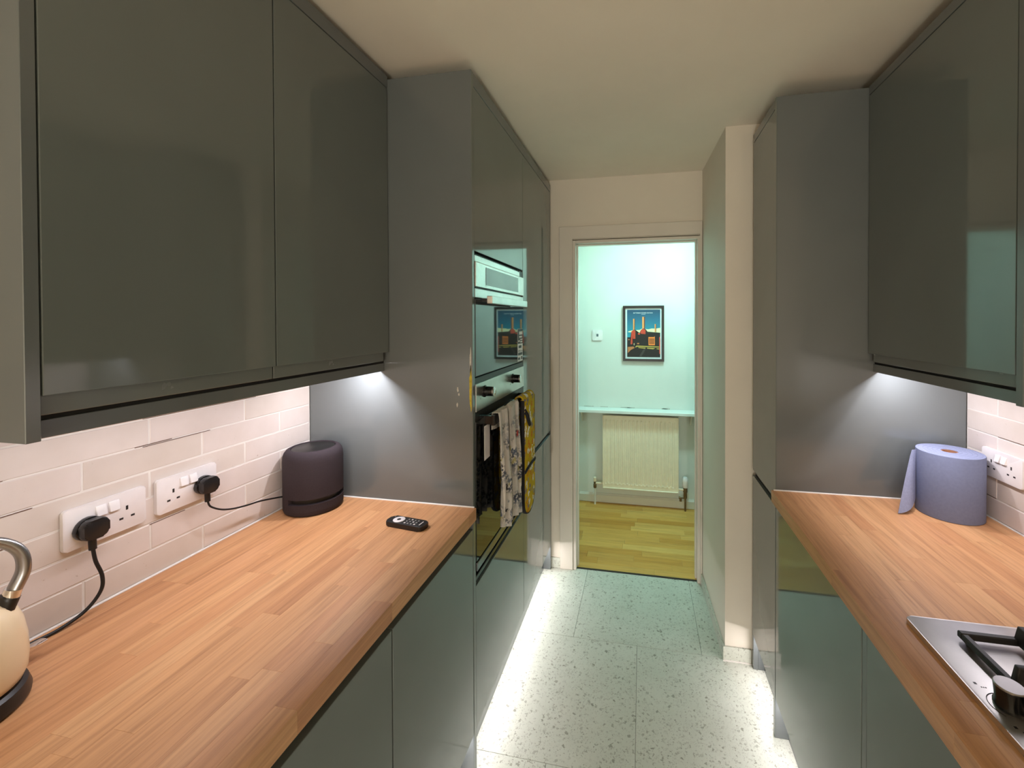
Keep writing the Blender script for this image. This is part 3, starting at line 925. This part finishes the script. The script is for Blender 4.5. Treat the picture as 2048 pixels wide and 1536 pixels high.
wall_unit('wide grey gloss wall cabinet above the two wall sockets', YCL + 0.017, YM, 0.0, 0.0)
wall_unit('narrower grey gloss wall cabinet above the black speaker', YM, YP - 0.001, 0.0, 0.016)
t = thing('cornice', (XLC - 0.02, 0.88, ZCD_L), 'grey cornice strip topping the left wall cabinets', 'cornice')
box('strip', (XLC - 0.045, XLC, YCL + 0.017, YP - 0.0005, ZCD_L, ZCT_L), M['panel'], t, 0.001)
t = thing('pelmet', (XLPEL, 0.88, ZPEL_L), 'grey light pelmet under the left wall cabinets', 'pelmet')
box('strip', (XLPEL - 0.018, XLPEL, YCL + 0.017, YP - 0.0005, ZPEL_L, 1.3855), M['panel'], t, 0.001)
led_strip('under_cabinet_light', 'slim light strip under the left wall cabinets', XLPEL - 0.040, YCL + 0.05, YP - 0.150, 1.3995, P_UNDER_L, C_LED, 'under cabinet strips')

def puck(label, x, y, z, power):
    t = thing('puck_light', (x, y, z), label, 'light', 'puck lights')
    lathe('rim', [(0.0, -0.008), (0.020, -0.008), (0.022, -0.006), (0.022, -0.0005)], (x, y, z), M['steel_bright'], t, 28)
    lathe('lens', [(0.0, -0.0095), (0.016, -0.009), (0.017, -0.008)], (x, y, z), M['ledmat'], t, 24)
    o = light('puck_lamp', 'AREA', t, (x, y, z - 0.0105), power, C_LED, shape='DISK', size=0.03)
    o.rotation_euler = (math.radians(28), 0, 0)
puck('small round light under the left wall cabinet by the end panel', XLPEL - 0.048, YP - 0.115, 1.3995, P_PUCK)
# ------------------------------------------------------------------ left: base units and worktop
def worktop(name, label, x0, x1, y0, y1, frontx, rows):
    t = thing(name, ((x0 + x1) / 2, (y0 + y1) / 2, WT - 0.04), label, 'worktop')
    w = (x1 - x0) / rows
    for r in range(rows):
        xa, xb = x0 + r * w, x0 + (r + 1) * w
        yy = y0 - random.uniform(0, 0.4)
        while yy < y1:
            ln = random.choice((0.26, 0.34, 0.42, 0.52, 0.64))
            a, b = max(yy, y0), min(yy + ln, y1)
            if b - a > 0.015:
                o = box('stave', (xa + 0.00004, xb - 0.00004, a + 0.00004, b - 0.00004, WT - 0.04, WT), M['oak'], t, 0.00018)
            yy += ln
    return t
wl = worktop('worktop', 'left oak worktop carrying the speaker, remote and kettle', XLB + 0.0005, XLW, -0.45, YP - 0.0005, XLW, 15)
tube('sealant_bead', [(XLB + 0.002, -0.45, WT + 0.0008), (XLB + 0.002, YP - 0.002, WT + 0.0008)], 0.0030, M['seal'], wl, 8, 1, False)
tube('sealant_bead', [(XLB + 0.002, YP - 0.002, WT + 0.0008), (XLW - 0.006, YP - 0.002, WT + 0.0008)], 0.0032, M['seal'], wl, 8, 1, False)

def base_unit(lab, xf, sgn, ya, yb, ztop, group, wallx):
    # sgn +1: front faces +x (left run); -1: front faces -x (right run)
    t = thing('base_cabinet', ((xf + wallx) / 2, (ya + yb) / 2, 0), lab, 'cabinet', group)
    X = lambda d: xf - sgn * d
    def bx(n, d0, d1, y0, y1, z0, z1, m, p=t, bev=0.0):
        a, b = sorted((X(d0), X(d1)))
        return box(n, (a, b, y0, y1, z0, z1), m, p, bev, 2 if bev else 1)
    bx('carcass', FD + 0.002, abs(wallx - xf) - 0.002, ya + 0.0005, yb - 0.0005, 0.15, 0.81, M['carcass'])
    bx('handle_recess', FD + 0.002, 0.05, ya + 0.0005, yb - 0.0005, 0.81, 0.869, M['gap'])
    d = bx('door', 0.0, FD, ya + 0.0012, yb - 0.0012, 0.147, ztop - 0.001, M['lac'], t, 0.0012)
    bx('plinth', 0.045, 0.062, ya, yb, 0.001, 0.148, M['panel'])
    return t
base_unit('grey base cabinet under the remote, next to the oven housing', XLT, 1, 0.852, YP - 0.001, 0.838, 'left base cabinets', XLB)
base_unit('grey base cabinet under the kettle end of the left worktop', XLT, 1, 0.252, 0.850, 0.838, 'left base cabinets', XLB)

# ------------------------------------------------------------------ right: tall unit
YPRB = YPR + 0.018
t = thing('end_panel', (0.77, YPR + 0.009, 0), 'tall grey end panel beside the blue paper roll', 'end panel')
box('panel', (XRT + 0.001, XRB - 0.001, YPR, YPRB, 0.0, ZT_R), M['panel'], t, 0.0008)
box('edge_band', (XRT - 0.0012, XRT + 0.001, YPR + 0.0003, YPRB - 0.0003, 0.0, ZT_R - 0.0005), M['lac'], t, 0.0004)
t = thing('tall_cabinet', (0.77, (YPRB + Y2R) / 2, 0), 'narrow tall grey two-door unit against the white wall nib', 'cabinet')
ya, yb = YPRB + 0.002, Y2R
box('panel_foot', (XRT, XRT + 0.0198, Y2R - 0.018, Y2R, 0.0, 0.1462), M['panel'], t, 0.0008)
box('side_panel', (XRT + 0.020, XRB - 0.002, Y2R - 0.018, Y2R, 0.0, 2.29), M['panel'], t, 0.0008)
box('carcass', (XRT + FD + 0.002, XRB - 0.002, YPRB + 0.001, Y2R - 0.0185, 0.15, 2.30), M['carcass'], t)
box('handle_recess', (XRT + 0.012, XRT + FD + 0.002, ya, yb - 0.001, 0.82, 0.90), M['gap'], t)
box('upper_door', (XRT, XRT + FD, ya, yb - 0.001, 0.8725, 2.297), M['lac'], t, 0.0012, 2)
box('lower_door', (XRT, XRT + FD, ya, yb - 0.001, 0.147, 0.8495), M['lac'], t, 0.0012, 2)
box('cornice', (XRT, XRT + 0.045, YPRB + 0.0005, Y2R, 2.30, ZT_R), M['panel'], t, 0.001)
box('plinth', (XRT + 0.045, XRT + 0.062, YPRB + 0.0005, Y2R - 0.0185, 0.001, 0.148), M['panel'], t)

# ------------------------------------------------------------------ right: wall units
ZCD_R = 2.309
def wall_unit_r(lab, ya, yb, jhi):
    t = thing('wall_cabinet', (0.92, (ya + yb) / 2, ZLIP_R), lab, 'cabinet', 'right wall cabinets')
    box('carcass', (XRC + FD + 0.002, XRB - 0.002, ya + 0.0005, yb - 0.0005, 1.394, ZCD_R), M['carcass'], t)
    d = box('door', (XRC, XRC + FD, ya + 0.0015, yb - 0.0015, 1.4125, ZCD_R - 0.003), M['lac'], t, 0.0012, 2)
    box('handle_lip', (XRC + 0.010, XRC + FD, ya + 0.0015, yb - 0.0015 - jhi, ZLIP_R, 1.4135), M['lip'], d, 0.001)
    box('shadow_gap', (XRC + FD + 0.002, XRC + 0.05, ya + 0.001, yb - 0.001, 1.377, 1.3935), M['gap'], t)
    return t
wall_unit_r('grey gloss wall cabinet above the blue paper roll', YCR + 0.001, YPR - 0.001, 0.014)
t = thing('wall_cabinet_end', (0.92, YCR - 0.009, ZPEL_R), 'grey end panel of the right wall cabinet, at the right picture edge', 'end panel')
box('panel', (XRC - 0.001, XRB - 0.001, YCR - 0.018, YCR - 0.0005, ZPEL_R, ZCT_R), M['panel'], t, 0.0008)
t = thing('cornice', (XRC + 0.02, 1.35, ZCD_R), 'grey cornice strip topping the right wall cabinet', 'cornice')
box('strip', (XRC, XRC + 0.045, YCR, YPR - 0.0005, ZCD_R, ZCT_R), M['panel'], t, 0.001)
t = thing('pelmet', (XRPEL, 1.35, ZPEL_R), 'grey light pelmet under the right wall cabinet', 'pelmet')
box('strip', (XRPEL, XRPEL + 0.018, YCR, YPR - 0.0005, ZPEL_R, 1.3765), M['panel'], t, 0.001)
led_strip('under_cabinet_light', 'slim light strip under the right wall cabinet', XRPEL + 0.040, YCR + 0.02, YPR - 0.150, 1.3935, P_UNDER_R, C_LED, 'under cabinet strips')

puck('small round light under the right wall cabinet by the end panel', XRPEL + 0.048, YPR - 0.115, 1.3935, P_PUCK * 0.7)
# ------------------------------------------------------------------ right: base units and worktop
wr_ = worktop('worktop', 'right oak worktop carrying the paper roll and gas hob', XRW, XRB - 0.0005, -0.45, YPR - 0.0005, XRW, 14)
tube('sealant_bead', [(XRB - 0.002, -0.45, WT + 0.0008), (XRB - 0.002, YPR - 0.002, WT + 0.0008)], 0.0030, M['seal'], wr_, 8, 1, False)
tube('sealant_bead', [(XRB - 0.002, YPR - 0.002, WT + 0.0008), (XRW + 0.008, YPR - 0.002, WT + 0.0008)], 0.0032, M['seal'], wr_, 8, 1, False)
base_unit('grey base cabinet under the paper roll, beside the tall unit', XRT, -1, 1.0375, YPR - 0.001, 0.852, 'right base cabinets', XRB)
base_unit('grey base cabinet under the gas hob', XRT, -1, 0.417, 1.0165, 0.852, 'right base cabinets', XRB)
t = thing('filler_panel', (XRT + 0.28, 1.027, 0), 'thin grey upright panel between the two right base cabinets', 'filler panel')
box('panel', (XRT + 0.001, XRB - 0.002, 1.0175, 1.0368, 0.0, 0.869), M['panel'], t, 0.0008)

# plinth light strips
led_strip('plinth_light', 'plinth light strip under the left base cabinets', XLT - 0.038, 0.26, YP - 0.001, 0.1485, P_PLINTH * 0.9, C_PLINTH, 'plinth strips', -0.75)
led_strip('plinth_light', 'plinth light strip under the oven and fridge units', XLT - 0.038, YPB + 0.001, Y2 - 0.001, 0.1485, P_PLINTH, C_PLINTH, 'plinth strips', -0.75)
led_strip('plinth_light', 'plinth light strip under the right cabinet near the hob', XRT + 0.038, 0.42, 1.016, 0.1485, P_PLINTH * 0.55, C_PLINTH, 'plinth strips', 0.75)
led_strip('plinth_light', 'plinth light strip under the cabinet below the paper roll', XRT + 0.038, 1.038, YPR - 0.001, 0.1485, P_PLINTH * 0.55, C_PLINTH, 'plinth strips', 0.75)
led_strip('plinth_light', 'plinth light strip under the narrow tall unit', XRT + 0.038, YPRB + 0.001, Y2R - 0.0185, 0.1485, P_PLINTH * 0.28, C_PLINTH, 'plinth strips', 0.75)

# unseen fill lamp, added behind the camera to brighten walls and ceiling
LX, LY, LZ = 0.0, -3.3, 0.62
t = thing('fill_lamp', (LX, LY, 0), 'added fill lamp on a low black stand, unseen behind the camera', 'lamp')
lathe('lamp_foot', [(0.0, 0.001), (0.13, 0.001), (0.13, 0.012), (0.02, 0.022)], (LX, LY, 0), M['blk'], t, 36)
lathe('pole', [(0.009, 0.02), (0.009, LZ - 0.10)], (LX, LY, 0), M['blk'], t, 16)
lathe('lamp_holder', [(0.012, -0.10), (0.022, -0.09), (0.022, -0.05)], (LX, LY, LZ), M['blk'], t, 20)
lathe('bulb', [(0.013, -0.05), (0.02, -0.03), (0.032, 0.0), (0.026, 0.025), (0.0, 0.035)], (LX, LY, LZ), M['shade_warm'], t, 20)
light('lamp_light', 'POINT', t, (LX, LY, LZ + 0.10), P_REAR, C_REAR, shadow_soft_size=0.06)

# ------------------------------------------------------------------ sockets
def socket(label, xw, sgn, yc, zc):
    # faceplate 147 x 86 on a wall facing sgn*x
    t = thing('double_socket', (xw, yc, zc), label, 'socket', 'double sockets')
    X = lambda d: xw + sgn * d
    f = prism('faceplate', rrect(yc - 0.0735, yc + 0.0735, zc - 0.043, zc + 0.043, 0.006), 'x', X(0.0005), X(0.0095), M['white_pl'], t, 0.002)
    for s in (-1, 1):
        yo = yc + s * 0.036
        sw = yc + s * 0.0115
        r = prism('rocker_switch', [(X(0.0085), zc + 0.010), (X(0.0085), zc + 0.032), (X(0.0115), zc + 0.032), (X(0.0155), zc + 0.010)], 'y', sw - 0.0095, sw + 0.0095, M['white_pl'], t, 0.0008, 1)
        for (dy, dz, w, h) in ((0.0, 0.006, 0.0045, 0.0095), (-0.011, -0.0155, 0.0075, 0.0045), (0.011, -0.0155, 0.0075, 0.0045)):
            a, b = sorted((X(0.0090), X(0.0098)))
            box('pin_hole', (a, b, yo + dy - w / 2, yo + dy + w / 2, zc + dz - h / 2, zc + dz + h / 2), M['hole'], t)
    return t
socket('white double socket nearest the kettle, its plug in front', XLB, 1, 0.7215, 1.0975)
socket('white double socket nearer the speaker, plug in its right half', XLB, 1, 0.8915, 1.0975)
socket('white double socket behind the blue paper roll', XRB, -1, 1.497, 1.086)

# ------------------------------------------------------------------ kettle, plug and cables
KX, KY = -1.059, 0.449
t = thing('kettle', (KX, KY, WT), 'cream retro kettle on a black base, at the left edge', 'kettle')
lathe('power_base', [(0.0, 0.0005), (0.080, 0.0005), (0.0865, 0.004), (0.0875, 0.012), (0.0835, 0.026), (0.078, 0.030), (0.0, 0.030)], (KX, KY, WT), M['blk'], t, 56)
lathe('kettle_body', [(0.0, 0.031), (0.072, 0.031), (0.079, 0.036), (0.0835, 0.048), (0.0850, 0.070), (0.0835, 0.100), (0.0795, 0.125), (0.0735, 0.143), (0.064, 0.157), (0.052, 0.166), (0.040, 0.171)], (KX, KY, WT), M['cream'], t, 56)
lathe('lid', [(0.0, 0.168), (0.039, 0.170), (0.036, 0.178), (0.020, 0.186), (0.0, 0.188)], (KX, KY, WT), M['cream'], t, 40)
lathe('lid_knob', [(0.006, 0.186), (0.006, 0.196), (0.012, 0.200), (0.012, 0.208), (0.006, 0.214), (0.0, 0.215)], (KX, KY, WT), M['blk'], t, 24)
# handle arch runs across the lid, its near-wall end seen in the picture
hx, hy = 0.55, 0.835
def H(d, z): return (KX + hx * d, KY + hy * d, WT + z)
tube('handle', [H(0.064, 0.166), H(0.072, 0.184), H(0.080, 0.210), H(0.076, 0.240), H(0.056, 0.262), H(0.02, 0.272), H(-0.02, 0.272), H(-0.056, 0.262), H(-0.076, 0.240), H(-0.080, 0.210), H(-0.072, 0.184), H(-0.064, 0.166)], 0.0075, M['handle_steel'], t, 14, 6, flat=0.012)
for s in (1, -1):
    tube('handle_joint', [H(s * 0.060, 0.152), H(s * 0.066, 0.170)], 0.011, M['blk'], t, 12, 2, False, flat=0.015)
    tube('handle_collar', [H(s * 0.0665, 0.1685), H(s * 0.0695, 0.181)], 0.0095, M['chrome'], t, 12, 2, False, flat=0.0135)
tube('spout', [H(-0.07, 0.10), H(-0.098, 0.130), H(-0.118, 0.158)], lambda q: 0.018 - 0.007 * q, M['cream'], t, 16, 6)
tube('switch_lever', [(KX - 0.028, KY + 0.080, WT + 0.046), (KX - 0.036, KY + 0.112, WT + 0.030), (KX - 0.042, KY + 0.134, WT + 0.026)], 0.0035, M['chrome'], t, 10, 5, flat=0.009)

def plug(label, yc, zc, cable_pts, rad, grp):
    x0 = XLB + 0.0102
    t = thing('plug', (x0, yc, zc), label, 'plug', grp)
    prism('plug_base', [(yc + 0.0255 * c_, zc + s_) for c_, s_ in [(math.cos(a) * (1.0 if math.sin(a) < 0.2 else 0.96), 0.0245 * math.sin(a)) for a in [2 * math.pi * k / 20 for k in range(20)]]], 'x', x0, x0 + 0.012, M['blk_gloss'], t, 0.002)
    prism('plug_grip', rrect(yc - 0.0215, yc + 0.0215, zc - 0.020, zc + 0.021, 0.012), 'x', x0 + 0.012, x0 + 0.030, M['blk'], t, 0.004)
    tube('strain_relief', [(x0 + 0.014, yc, zc - 0.020), (x0 + 0.014, yc + 0.001, zc - 0.045)], 0.0065, M['blk'], t, 12, 2, False)
    tube('cable', cable_pts, rad, M['cable'], t, 10, 10)
    return t
c0 = XLB + 0.0242
plug('chunky black plug with cable running down to the kettle', 0.6855, 1.0915,
     [(c0, 0.6865, 1.048), (c0 + 0.004, 0.6885, 1.020), (c0 + 0.009, 0.696, 0.985), (c0 + 0.011, 0.692, 0.955), (c0 + 0.008, 0.668, 0.928), (c0 + 0.002, 0.630, 0.9145), (c0 - 0.002, 0.585, 0.9140), (c0 + 0.006, 0.54, 0.9140), (KX - 0.03, 0.522, 0.9145), (KX - 0.02, 0.515, 0.918)], 0.0034, 'plugs')
plug('black plug with thin cable running to the speaker', 0.9275, 1.0915,
     [(c0, 0.9285, 1.046), (c0 + 0.003, 0.934, 1.030), (c0 + 0.008, 0.958, 1.012), (c0 + 0.010, 0.99, 1.000), (c0 + 0.008, 1.035, 0.990), (c0 + 0.006, 1.08, 0.983), (c0 + 0.010, 1.13, 0.972), (c0 + 0.016, 1.165, 0.964), (-1.125, 1.196, 0.957)], 0.0024, 'plugs')

# ------------------------------------------------------------------ speaker
SX, SY, SR, SH = -1.0805, 1.2200, 0.0885, 0.2025
SY = 1.2235
t = thing('speaker', (SX, SY, WT), 'black cylindrical smart speaker in the left worktop corner', 'speaker')
A0 = math.radians(-30)
def slot_r(r, h, a):
    d = (a - A0 + math.pi) % (2 * math.pi) - math.pi
    if abs(d) < math.radians(72) and 0.0395 < h < 0.0545 and r > SR * 0.9:
        return r - 0.011
    return r
pr = [(0.0, 0.0005), (SR - 0.008, 0.0005), (SR - 0.003, 0.004), (SR - 0.0005, 0.011), (SR, 0.02), (SR, 0.039), (SR, 0.040), (SR, 0.054), (SR, 0.055), (SR, 0.10), (SR, 0.165), (SR - 0.001, 0.180), (SR - 0.004, 0.190), (SR - 0.010, 0.1985), (SR - 0.018, SH), (SR - 0.022, SH), (SR - 0.024, SH - 0.005)]
lathe('speaker_body', pr, (SX, SY, WT), M['fab_blk'], t, 120, 'z', slot_r)
lathe('top_plate', [(0.0, SH - 0.006), (SR - 0.0245, SH - 0.006), (SR - 0.0245, SH - 0.003), (SR - 0.027, SH - 0.0015), (0.0, SH - 0.0015)], (SX, SY, WT), M['blk'], t, 60)
lathe('port_lining', [(SR - 0.0125, 0.037), (SR - 0.0105, 0.037), (SR - 0.0105, 0.057), (SR - 0.0125, 0.057)], (SX, SY, WT), M['slot'], t, 60, loop=True)

# ------------------------------------------------------------------ remote control
rz = math.atan2(1.148 - 1.1706, -0.6335 + 0.7625)
t = thing('remote_control', (-0.6990, 1.1580, WT), 'small black remote control with a silver ring', 'remote control', rz=math.radians(-7.5))
prism('remote_body', rrect(-0.066, 0.066, -0.0225, 0.0225, 0.013), 'z', 0.0006, 0.0145, M['blk'], t, 0.003)
lathe('control_ring', [(0.0062, 0), (0.0180, 0), (0.0180, 0.0012), (0.0170, 0.0018), (0.0062, 0.0018)], (-0.029, 0, 0.0146), M['ring'], t, 32, loop=True)
lathe('ring_button', [(0.0058, 0), (0.0058, 0.0014), (0.0, 0.002)], (-0.029, 0, 0.0146), M['blk'], t, 20)
for r in range(4):
    for c in range(3):
        box('button', (0.000 + r * 0.0115 - 0.0026, 0.000 + r * 0.0115 + 0.0026, -0.0115 + c * 0.0115 - 0.0026, -0.0115 + c * 0.0115 + 0.0026, 0.0146, 0.0158), M['steel'] if (r + c) % 3 else M['white_pl'], t, 0.0005)
box('button', (0.0495, 0.0525, -0.011, 0.011, 0.0146, 0.0158), M['white_pl'], t, 0.0005)
box('button', (-0.056, -0.051, 0.012, 0.016, 0.0146, 0.0156), M['steel'], t, 0.0005)

# ------------------------------------------------------------------ paper roll
QX, QY, QR, QH = 0.9632, 1.5550, 0.0843, 0.2000
t = thing('paper_roll', (QX, QY, WT), 'blue paper towel roll with one loose sheet', 'paper roll')
lathe('roll', [(0.021, 0.0006), (QR - 0.001, 0.0006), (QR, 0.002), (QR, QH - 0.002), (QR - 0.001, QH), (0.021, QH)], (QX, QY, WT), M['paper'], t, 72, loop=True)
lathe('roll_end', [(0.0212, QH + 0.0001), (QR - 0.0012, QH + 0.0001), (QR - 0.0012, QH - 0.0006), (0.0212, QH - 0.0006)], (QX, QY, WT), M['paper_edge'], t, 72, loop=True)
for k in range(5):
    rr = 0.030 + k * 0.0115
    lathe('winding', [(rr, QH - 0.001), (rr + 0.0005, QH + 0.0005), (rr + 0.0010, QH - 0.001)], (QX, QY, WT), M['paper'], t, 48, loop=True)
lathe('core', [(0.0180, 0.001), (0.0205, 0.001), (0.0205, QH - 0.001), (0.0180, QH - 0.001)], (QX, QY, WT), M['card'], t, 36, loop=True)
rows = []
for i in range(15):
    v = i / 14.0
    rw = []
    for j in range(11):
        q = j / 10.0
        # leaves the roll on its far-left side, swings out into the room and flares towards the bottom
        bx_, by_ = QX - (QR + 0.0015) * math.cos(math.radians(12)), QY + QR * math.sin(math.radians(12))
        ln = 0.016 + 0.072 * v ** 0.9
        bulge = 0.020 * math.sin(q * math.pi) * v
        x = bx_ - ln * q * 0.90
        y = by_ - ln * q * 0.40 - bulge - 0.020 * v * q
        z = WT + 0.003 + (QH - 0.008) * (1 - v) + 0.034 * v * v * (1 - q) ** 1.3
        rw.append((x, y, z))
    rows.append(rw)
sheet('loose_sheet', rows, M['paper_edge'], t, 0.0008)

# ------------------------------------------------------------------ gas hob
HX0_, HX1_, HY0_, HY1_ = 0.531, 1.041, 0.405, 0.985
t = thing('gas_hob', ((HX0_ + HX1_) / 2, (HY0_ + HY1_) / 2, WT), 'stainless steel gas hob set on the right worktop', 'hob')
prism('tray', rrect(HX0_, HX1_, HY0_, HY1_, 0.012), 'z', WT + 0.0003, WT + 0.0105, M['hobsteel'], t, 0.0022)
KN = [0.779, 0.700, 0.621, 0.542]
for i, ky in enumerate(KN):
    kn = lathe('knob', [(0.0185, 0.0), (0.0195, 0.002), (0.0195, 0.006), (0.0172, 0.012), (0.0190, 0.0305), (0.0195, 0.033)], (0.5665, ky, WT + 0.0105), M['blk_gloss'], t, 36)
    lathe('knob_cap', [(0.0195, 0.033), (0.0195, 0.0345), (0.018, 0.0358), (0.0, 0.0358)], (0.5665, ky, WT + 0.0105), M['knobcap'], t, 36)
    arc = [(0.5665 + 0.0255 * math.cos(a), ky + 0.0255 * math.sin(a), WT + 0.0107) for a in [math.radians(95 + k * 12) for k in range(12)]]
    tube('dial_marking', arc, 0.0006, M['blk'], t, 6, 2, False)
    box('dial_marking', (0.546, 0.550, ky + 0.040, ky + 0.044, WT + 0.0105, WT + 0.0108), M['blk'], t)
    for q in range(3):
        box('dial_marking', (0.5520 + 0.003 * q, 0.5536 + 0.003 * q, ky + 0.034, ky + 0.036, WT + 0.0105, WT + 0.0108), M['iron'], t)
BUR = [(0.685, 0.812, 0.036), (0.90, 0.812, 0.047), (0.685, 0.565, 0.047), (0.90, 0.565, 0.036)]
for bx_, by_, br in BUR:
    lathe('burner', [(br + 0.016, 0.0), (br + 0.014, 0.003), (br + 0.004, 0.005), (br, 0.016), (br - 0.002, 0.020)], (bx_, by_, WT + 0.0105), M['steel'], t, 36)
    lathe('burner_cap', [(br, 0.020), (br, 0.025), (br - 0.004, 0.028), (0.0, 0.028)], (bx_, by_, WT + 0.0105), M['iron'], t, 36)
def pan_support(label, y0, y1):
    t = thing('pan_support', (0.79, (y0 + y1) / 2, WT + 0.0105), label, 'pan support', 'cast iron pan supports')
    x0, x1 = 0.590, 1.000
    zb, zt, w = WT + 0.016, WT + 0.0285, 0.012
    for n, b in (('frame_bar', (x0, x1, y1 - w, y1, zb, zt)), ('frame_bar', (x0, x1, y0, y0 + w, zb, zt)), ('frame_bar', (x0, x0 + w, y0 + w, y1 - w, zb, zt)), ('frame_bar', (x1 - w, x1, y0 + w, y1 - w, zb, zt))):
        box(n, b, M['iron'], t, 0.002)
    ym = (y0 + y1) / 2
    box('frame_bar', (0.79 - w / 2, 0.79 + w / 2, y0 + w, y1 - w, zb, zt), M['iron'], t, 0.002)
    for fx in (x0 + 0.012, x1 - 0.012):
        for fy in (y0 + 0.012, y1 - 0.012):
            lathe('foot', [(0.005, 0.0), (0.006, 0.007)], (fx, fy, WT + 0.0105), M['blk'], t, 10)
    # arms rise from the frame, then run flat towards each burner
    for cx in (0.685, 0.90):
        for ax, s in (('y', 1), ('y', -1), ('x', 1), ('x', -1)):
            if ax == 'y':
                e = (y1 - w / 2) if s > 0 else (y0 + w / 2)
                inner = ym + s * 0.026
                pts = [(e + s * 0.006, zb + 0.002), (e - s * 0.004, zt + 0.026), (inner, zt + 0.026), (inner, zt + 0.016), (e - s * 0.020, zt + 0.010), (e - s * 0.024, zb + 0.002)]
                prism('arm', pts, 'x', cx - 0.0055, cx + 0.0055, M['iron'], t, 0.0015, 1)
            else:
                lim = {(0.685, -1): x0 + w / 2, (0.685, 1): 0.79 - 0.004, (0.90, -1): 0.79 + 0.004, (0.90, 1): x1 - w / 2}[(cx, s)]
                inner = cx + s * 0.026
                pts = [(lim + s * 0.004, zb + 0.002), (lim - s * 0.004, zt + 0.026), (inner, zt + 0.026), (inner, zt + 0.016), (lim - s * 0.018, zt + 0.010), (lim - s * 0.022, zb + 0.002)]
                prism('arm', pts, 'y', ym - 0.0055, ym + 0.0055, M['iron'], t, 0.0015, 1)
    return t
pan_support('black cast iron pan support beside the nearest hob knob', 0.694, 0.930)
pan_support('black cast iron pan support on the near half of the hob', 0.447, 0.683)

# ------------------------------------------------------------------ tea towel and oven glove on the oven handle
HXc = XLT + 0.050
t = thing('tea_towel', (HXc, 1.52, 0.78), 'white printed tea towel hanging over the oven handle', 'tea towel')
def towel(y0, y1, zf0, zf1, zb0, zb1, folds, seed, name):
    rows = []
    N, S = 30, 26
    top = 1.2085
    for i in range(N + 1):
        u = i / N
        rw = []
        for j in range(S + 1):
            s = j / S
            zf = zf0 + (zf1 - zf0) * s
            zb = zb0 + (zb1 - zb0) * s
            Lf, Lb, arc = top - zf, top - zb, 0.026
            d = u * (Lf + Lb + arc)
            if d < Lb:
                z = zb + d
                x = HXc - 0.0105
                hang = (top - z) / 0.4
            elif d < Lb + arc:
                a = math.pi * (d - Lb) / arc
                x = HXc - 0.0105 * math.cos(a)
                z = top + 0.0045 * math.sin(a)
                hang = 0.0
            else:
                z = top - (d - Lb - arc)
                x = HXc + 0.0105
                hang = (top - z) / 0.4
            ph = folds * 2 * math.pi * s + seed
            amp = 0.004 + 0.010 * min(1, hang * 1.5)
            ww = 1 - 0.16 * min(1, hang) * math.sin(seed)
            yv = y0 + (y1 - y0) * (0.5 + (s - 0.5) * ww) + 0.006 * math.sin(ph * 0.7 + hang * 2)
            front = 1 if x > HXc else -1
            if front > 0:
                x += max(0, amp * (math.sin(ph) + 0.6)) + 0.002 * math.sin(hang * 9 + j)
            else:
                x -= max(0, 0.5 * amp * math.sin(ph + 1))
            rw.append((x, yv, z))
        rows.append(rw)
    return sheet(name, rows, M['towel'], t, 0.0018)
towel(1.388, 1.505, 0.815, 0.762, 1.15, 1.14, 1.6, 0.6, 'near_fold')
towel(1.490, 1.645, 0.790, 0.765, 1.10, 1.06, 2.3, 2.2, 'far_fold')
box('care_label', (XLT + 0.026, XLT + 0.0272, 1.350, 1.402, 1.055, 1.172), M['white_pl'], t, 0.0005)
box('brand_tag', (HXc + 0.0285, HXc + 0.0298, 1.555, 1.573, 1.085, 1.106), M['red'], t)

t = thing('oven_glove', (HXc, 1.74, 0.70), 'mustard floral double oven glove hanging over the oven handle', 'oven glove')
gy0, gy1, gz0, gz1 = 1.665, 1.835, 0.708, 1.205
def outline(inset=0.0, top=gz1):
    pts = [(gy0 + inset, top)]
    rr = (gy1 - gy0) / 2 - inset
    yc = (gy0 + gy1) / 2
    for k in range(15):
        a = math.pi + math.pi * k / 14
        pts.append((yc + rr * math.cos(a), gz0 + (gy1 - gy0) / 2 * 0.85 + rr * 0.85 * math.sin(a)))
    pts.append((gy1 - inset, top))
    return pts
gx = HXc + 0.009
gl = prism('glove_front', outline(0.003), 'x', gx, gx + 0.020, M['glove'], t, 0.006, 2)
prism('glove_back', [(y, z + 0.10 if z < 1.0 else z) for y, z in outline(0.006)], 'x', HXc - 0.020, HXc - 0.009, M['glove'], t, 0.004, 2)
rows = []
for i in range(9):
    a = math.pi * i / 8
    rows.append([(HXc + 0.0045 - math.cos(a) * 0.020, y, 1.200 + 0.020 * math.sin(a)) for y in (gy0 + 0.003, 1.72, 1.78, gy1 - 0.003)])
sheet('glove_saddle', rows, M['glove'], t, 0.006)
bpts = [(gx + 0.010, y, z) for y, z in outline(0.001, 1.200)]
tube('binding', bpts, 0.0035, M['binding'], t, 8, 2, False, flat=0.0095)
tube('pocket_edge', [(gx + 0.0215, gy0 + 0.004, 0.905), (gx + 0.0235, 1.75, 0.915), (gx + 0.0215, gy1 - 0.004, 0.912)], 0.008, M['binding'], t, 8, 6, flat=0.003)
tube('hanging_loop', [(gx + 0.020, gy0 + 0.006, 1.165), (gx + 0.028, gy0 + 0.022, 1.140), (gx + 0.029, gy0 + 0.048, 1.100), (gx + 0.026, gy0 + 0.052, 1.090), (gx + 0.026, gy0 + 0.034, 1.108), (gx + 0.024, gy0 + 0.014, 1.140), (gx + 0.020, gy0 + 0.004, 1.150)], 0.0035, M['binding'], t, 8, 5, flat=0.0055)
